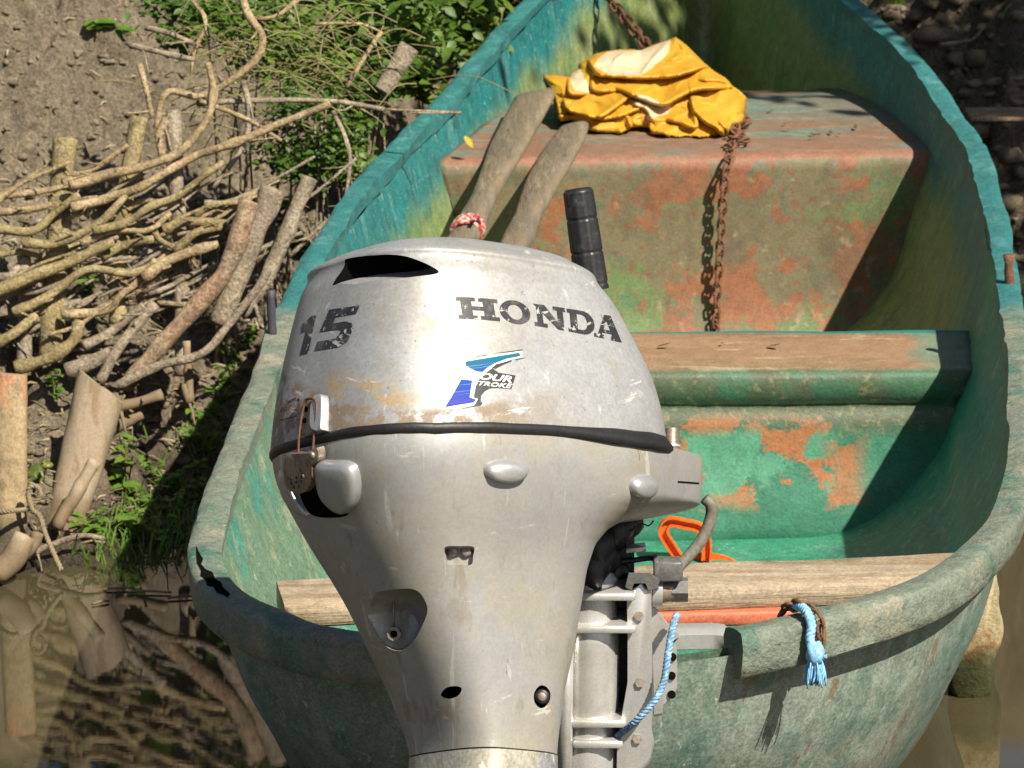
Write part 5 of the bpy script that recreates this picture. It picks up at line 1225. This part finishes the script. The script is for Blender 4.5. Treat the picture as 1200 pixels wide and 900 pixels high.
# bushes behind
def bush(label, cx, cy, y, rx, ry, rd, n, size, mat, stems=5, w_=.36):
    c = PY(cx, cy, y); base = np.array([c[0], c[1]+.02, gz(c[0], c[1])-.02]); root = empty("bush", base, label, "bush"); k = y*0+634
    lb = MB(); sb = MB(); tips = []
    for s_ in range(stems):
        t = c+np.array([g.uniform(-1, 1)*rx/k*.8, g.uniform(-1, 1)*rd*.6, g.uniform(-.2, .8)*ry/k]); C = catmull([base+np.array([g.uniform(-.04, .04), 0, 0]), (base+t)/2+np.array([g.uniform(-.03, .03), 0, .02]), t], 10); sb.add(*tube(C, np.linspace(.004, .0014, 10), 6)); tips.append(C)
    cl = [np.array([g.uniform(-1, 1), g.uniform(-1, 1), g.uniform(-1, 1)]) for _ in range(max(6, n//45))]
    for _ in range(n):
        q = g.choice(cl)+np.array([g.gauss(0, .22), g.gauss(0, .22), g.gauss(0, .22)]); p = c+np.array([q[0]*rx/k, q[1]*rd, q[2]*ry/k])
        if p[2] < gz(p[0], p[1]): p[2] = gz(p[0], p[1])+g.uniform(0, .03)
        an = g.uniform(0, 6.28); d_ = np.array([math.cos(an), math.sin(an)*.8, g.uniform(-.6, .4)]); sz = size*g.uniform(.55, 1.2)
        lb.add(*leaf_geo(p, d_, np.array([g.uniform(-.6, .6), g.uniform(-.9, .2), 1]), sz, sz*w_, .25, 3))
    sb.obj("stem", B_GRY, root); lb.obj("foliage", mat, root)
bush("broad leaved green bush right behind the yellow cane", 520, 35, 3.62, 58, 62, .10, 900, .036, LF3)
bush("dark green bush filling the top centre behind the twigs", 425, 25, 3.15, 85, 55, .12, 1500, .028, LF2)
bush("fine leaved green bush left of the bent branch's tip", 265, 15, 2.95, 80, 32, .08, 1100, .020, LF2)
bush("small leaved dark weeds under the long level branch", 365, 160, 2.72, 55, 45, .06, 1500, .015, LF2)
bush("low leafy growth between the brushwood and the port rim", 418, 135, 2.95, 40, 62, .05, 1100, .018, LF2)
bush("leafy shrub at the very top beside the bow", 575, 0, 4.05, 55, 60, .10, 1000, .030, LF3)
bush("thin sunny weeds mixed with the dry stalks", 330, 60, 2.86, 65, 50, .07, 900, .016, LF3)
# dry stalks and grass: nobody could count these
STRAW = M("dry_straw", (.25, .20, .09), .8, layers=[dict(col=(.20, .22, .07), s=6, lo=.45, hi=.6)])
mb = MB()
for k in range(170):
    u = g.gauss(320, 75); v = g.gauss(75, 42); y = g.uniform(2.62, 2.95)
    if u > 520 or u < 190 or v < -20: continue
    p = PY(u, v, y); an = g.gauss(0, .45)+(math.pi if g.random() < .4 else 0); l = g.uniform(.04, .16); d_ = np.array([math.cos(an), g.uniform(-.5, .3), math.sin(an)*.8])
    C = [p, p+d_*l*.5+np.array([0, 0, g.uniform(0, .015)]), p+d_*l+np.array([0, 0, -g.uniform(0, .03)])]; mb.add(*tube(catmull(C, 6), g.uniform(.0005, .0013), 4, cap=False))
tag(mb.obj("dry_grass", STRAW, origin=(-.3, 2.8, .5)), "tangle of dry stalks and grass above the wattle", "grass", kind="stuff")
mb = MB()
for k in range(260):
    u, v = g.choice(((150, 640), (200, 600), (250, 520), (180, 650), (230, 620)));  p = ground_at(u+g.gauss(0, 28), v+g.gauss(0, 18)); p[2] = max(gz(p[0], p[1]), 0)
    an = g.uniform(0, 6.28); l = g.uniform(.02, .06); C = [p, p+np.array([math.cos(an)*l*.3, math.sin(an)*l*.3, l*.7]), p+np.array([math.cos(an)*l*.9, math.sin(an)*l*.7, l*.6])]
    T_ = catmull(C, 5)
    for i in range(4):
        w_ = .0016*(1-i/5); mb.add([T_[i]-(w_, 0, 0), T_[i]+(w_, 0, 0), T_[i+1]+(w_*.8, 0, 0), T_[i+1]-(w_*.8, 0, 0)], [(0, 1, 2, 3)])
tag(mb.obj("waterside_grass", LF1, origin=(-.55, 2.0, 0)), "thin green grass blades at the water's edge", "grass", kind="stuff")
# litter of twigs, chips and crumbs on the mud
LIT = M("twig_litter", (.26, .20, .12), .85, layers=[dict(col=(.36, .30, .2), s=5, lo=.45, hi=.6), dict(col=(.12, .09, .05), s=9, lo=.5, hi=.6)])
mb = MB()
for k in range(900):
    u = g.uniform(0, 420); v = g.uniform(230, 640) if g.random() < .93 else g.uniform(0, 230)
    p = ground_at(u, v)
    if p[2] < .01: continue
    p[2] = gz(p[0], p[1])+g.uniform(.001, .012); an = g.uniform(0, 6.28); l = g.uniform(.008, .05); d_ = np.array([math.cos(an), math.sin(an)*.5, g.uniform(-.5, .5)])
    mb.add(*tube([p-d_*l/2, p+np.array([0, 0, .004]), p+d_*l/2], g.uniform(.0008, .0026), 5))
tag(mb.obj("twig_litter", LIT, origin=(-.5, 2.4, .1)), "scattered twigs and chips on the left bank", "litter", kind="stuff")
CLOD = M("mud_clod", (.15, .118, .078), .95, layers=[dict(col=(.21, .17, .12), s=12, lo=.45, hi=.6), dict(col=(.17, .135, .088), ax=('X', .75, 1.0)), dict(col=(.08, .06, .04), s=40, lo=.55, hi=.65, amt=.7)], bump=[(80, .8, (1, 1, 1), .006)])
mb = MB()
for k in range(900):
    if k < 650: u, v, r = g.uniform(0, 330), g.uniform(-10, 620), abs(g.gauss(0, .004))+.0015
    else: u, v, r = g.uniform(990, 1200), g.uniform(-10, 380), abs(g.gauss(0, .010))+.003
    p = ground_at(u, v)
    if p[2] < .01: continue
    p[2] = gz(p[0], p[1])+r*.3; V, F = ell((0, 0, 0), None, (r*g.uniform(.8, 1.4), r, r*g.uniform(.6, .9)), 8, 6)
    V = [np.array(q)*(1+.75*noise.noise(Vector(np.array(q)/r*1.1)+Vector((k*3.1, 0, 0)))) for q in V]; mb.add([q+p for q in V], F)
tag(mb.obj("mud_clods", CLOD, origin=(0, 3, 0)), "crumbs and clods of mud on both banks", "mud", kind="stuff")
# right bank: board ledge, root, grass tuft
post_p = [PY(1110,140,4.02), PY(1150,140,4.03), PY(1230,138,4.04)]
V, F = box((post_p[0]+post_p[2])/2+np.array([.02, .05, 0]), (1,.02,0), (-.02,1,0), (0,0,1), .08, .06, .004, .002); tag(mk("buried_board", V, F, B_RED, sharp=40), "edge of a weathered board half buried in the dark right bank", "board")
def gnd(u, v, up_=.01): 
    p = ground_at(u, v); p[2] = gz(p[0], p[1])+up_; return p-_fw*.02
V, F = tube(catmull([gnd(1100,71), gnd(1125,66), gnd(1140,56), gnd(1153,48)], 20), np.linspace(.005, .003, 20), 8, .3); tag(mk("root", V, F, B_GRY), "grey root sticking out of the shaded right bank", "root")
V, F = tube(catmull([gnd(1172,32), gnd(1178,22), gnd(1183,14)], 10), .002, 6); tag(mk("straw", V, F, STRAW), "pale straw stuck on the right bank near the top corner", "straw")
p = gnd(1047, 8, 0); mb = MB()
for k in range(26):
    an = g.uniform(-.7, .7); l = g.uniform(.02, .05); b = p+np.array([g.gauss(0, .012), 0, 0]); t_ = b+np.array([math.sin(an)*l, -.01, math.cos(an)*l]); mb.add([b-(.002, 0, 0), b+(.002, 0, 0), t_], [(0, 1, 2)])
tag(mb.obj("grass_tuft", LF1, origin=p), "small grass tuft at the top of the right bank", "grass")
# floating scraps
for i, (u, v, l, a, lab) in enumerate([(140,690,.05,.1,"pale floating twig nearest the waterline weeds"),(175,694,.07,-.05,"long flat twig floating left of the hull"),(215,700,.05,.2,"short floating chip close to the hull's port corner"),(118,706,.03,.6,"tiny floating chip left of the floating twigs")]):
    p = PZ(u, v, .003); d_ = np.array([math.cos(a), math.sin(a), 0])*l/2; V, F = tube(catmull([p-d_, p+np.array([0, .003, .001]), p+d_], 8), .0028, 6, .3, i, flat=.6); tag(mk("floating_scrap", V, F, CUT if i < 4 else M("white_scrap", (.6, .58, .5), .7), origin=p), lab, "debris")

# ------------------------------------------------------------------ trees outside the frame that shade the right bank and close the view in the water
def tree(label, base, crown, n, size, spread, seed, mat=LF2):
    gg = random.Random(seed); base = np.array(base, float); root = empty("tree", base, label, "tree"); cr = np.array(crown, float)
    C = catmull([base-(0, 0, .3), base+(cr-base)*.4+np.array([.08, 0, 0]), cr], 16); mb = MB(); mb.add(*tube(C, np.linspace(.11, .03, 16), 10, .3, seed))
    lb = MB(); tips = []
    for k in range(26):
        s_ = C[gg.randrange(6, 16)]; t = cr+np.array([gg.gauss(0, spread[0]*.55), gg.gauss(0, spread[1]*.55), gg.gauss(0, spread[2]*.55)]); mb.add(*tube(catmull([s_, (s_+t)/2+np.array([0, 0, .1]), t], 8), np.linspace(.022, .005, 8), 6)); tips.append(t)
    mb.obj("trunk", B_GRY, root)
    for k in range(n):
        t = gg.choice(tips); p = t+np.array([gg.gauss(0, .19), gg.gauss(0, .19), gg.gauss(0, .15)]); a = gg.uniform(0, 6.28); sz = size*gg.uniform(.6, 1.2)
        lb.add(*leaf_geo(p, (math.cos(a), math.sin(a), gg.uniform(-.5, .3)), (gg.uniform(-.5, .5), gg.uniform(-.5, .5), 1), sz, sz*.32, .2, 2))
    lb.obj("crown", mat, root)
sd_ = np.array(SUN_DIR)
tree("leafy tree on the right bank shading the dark mud", (3.6, 4.6, 1.2), np.array([1.45, 4.35, .6])+sd_*3.4, 900, .09, (.42, .55, .35), 3)
tree("overhanging tree whose boughs shade the bow", (3.3, 4.3, 1.2), np.array([.80, 4.15, .55])+sd_*3.0, 2300, .085, (.24, .32, .20), 17)
tree("tall tree on top of the bank beyond the bow", (1.0, 7.6, 1.9), (.9, 7.4, 4.2), 3600, .12, (1.1, .8, .9), 5)
tree("leafy tree on the left bank above the wattle", (-1.8, 6.0, 1.9), (-1.7, 5.8, 4.0), 3600, .12, (1.2, .8, .9), 8)
tree("big bushy tree low on the bank behind the port side", (-.4, 5.3, .8), (-.35, 5.0, 1.75), 5200, .10, (.9, .35, .75), 12)
tree("far tree on the right above the bank", (3.4, 7.4, 1.9), (3.3, 7.2, 4.4), 3600, .12, (1.2, .8, 1.0), 9)
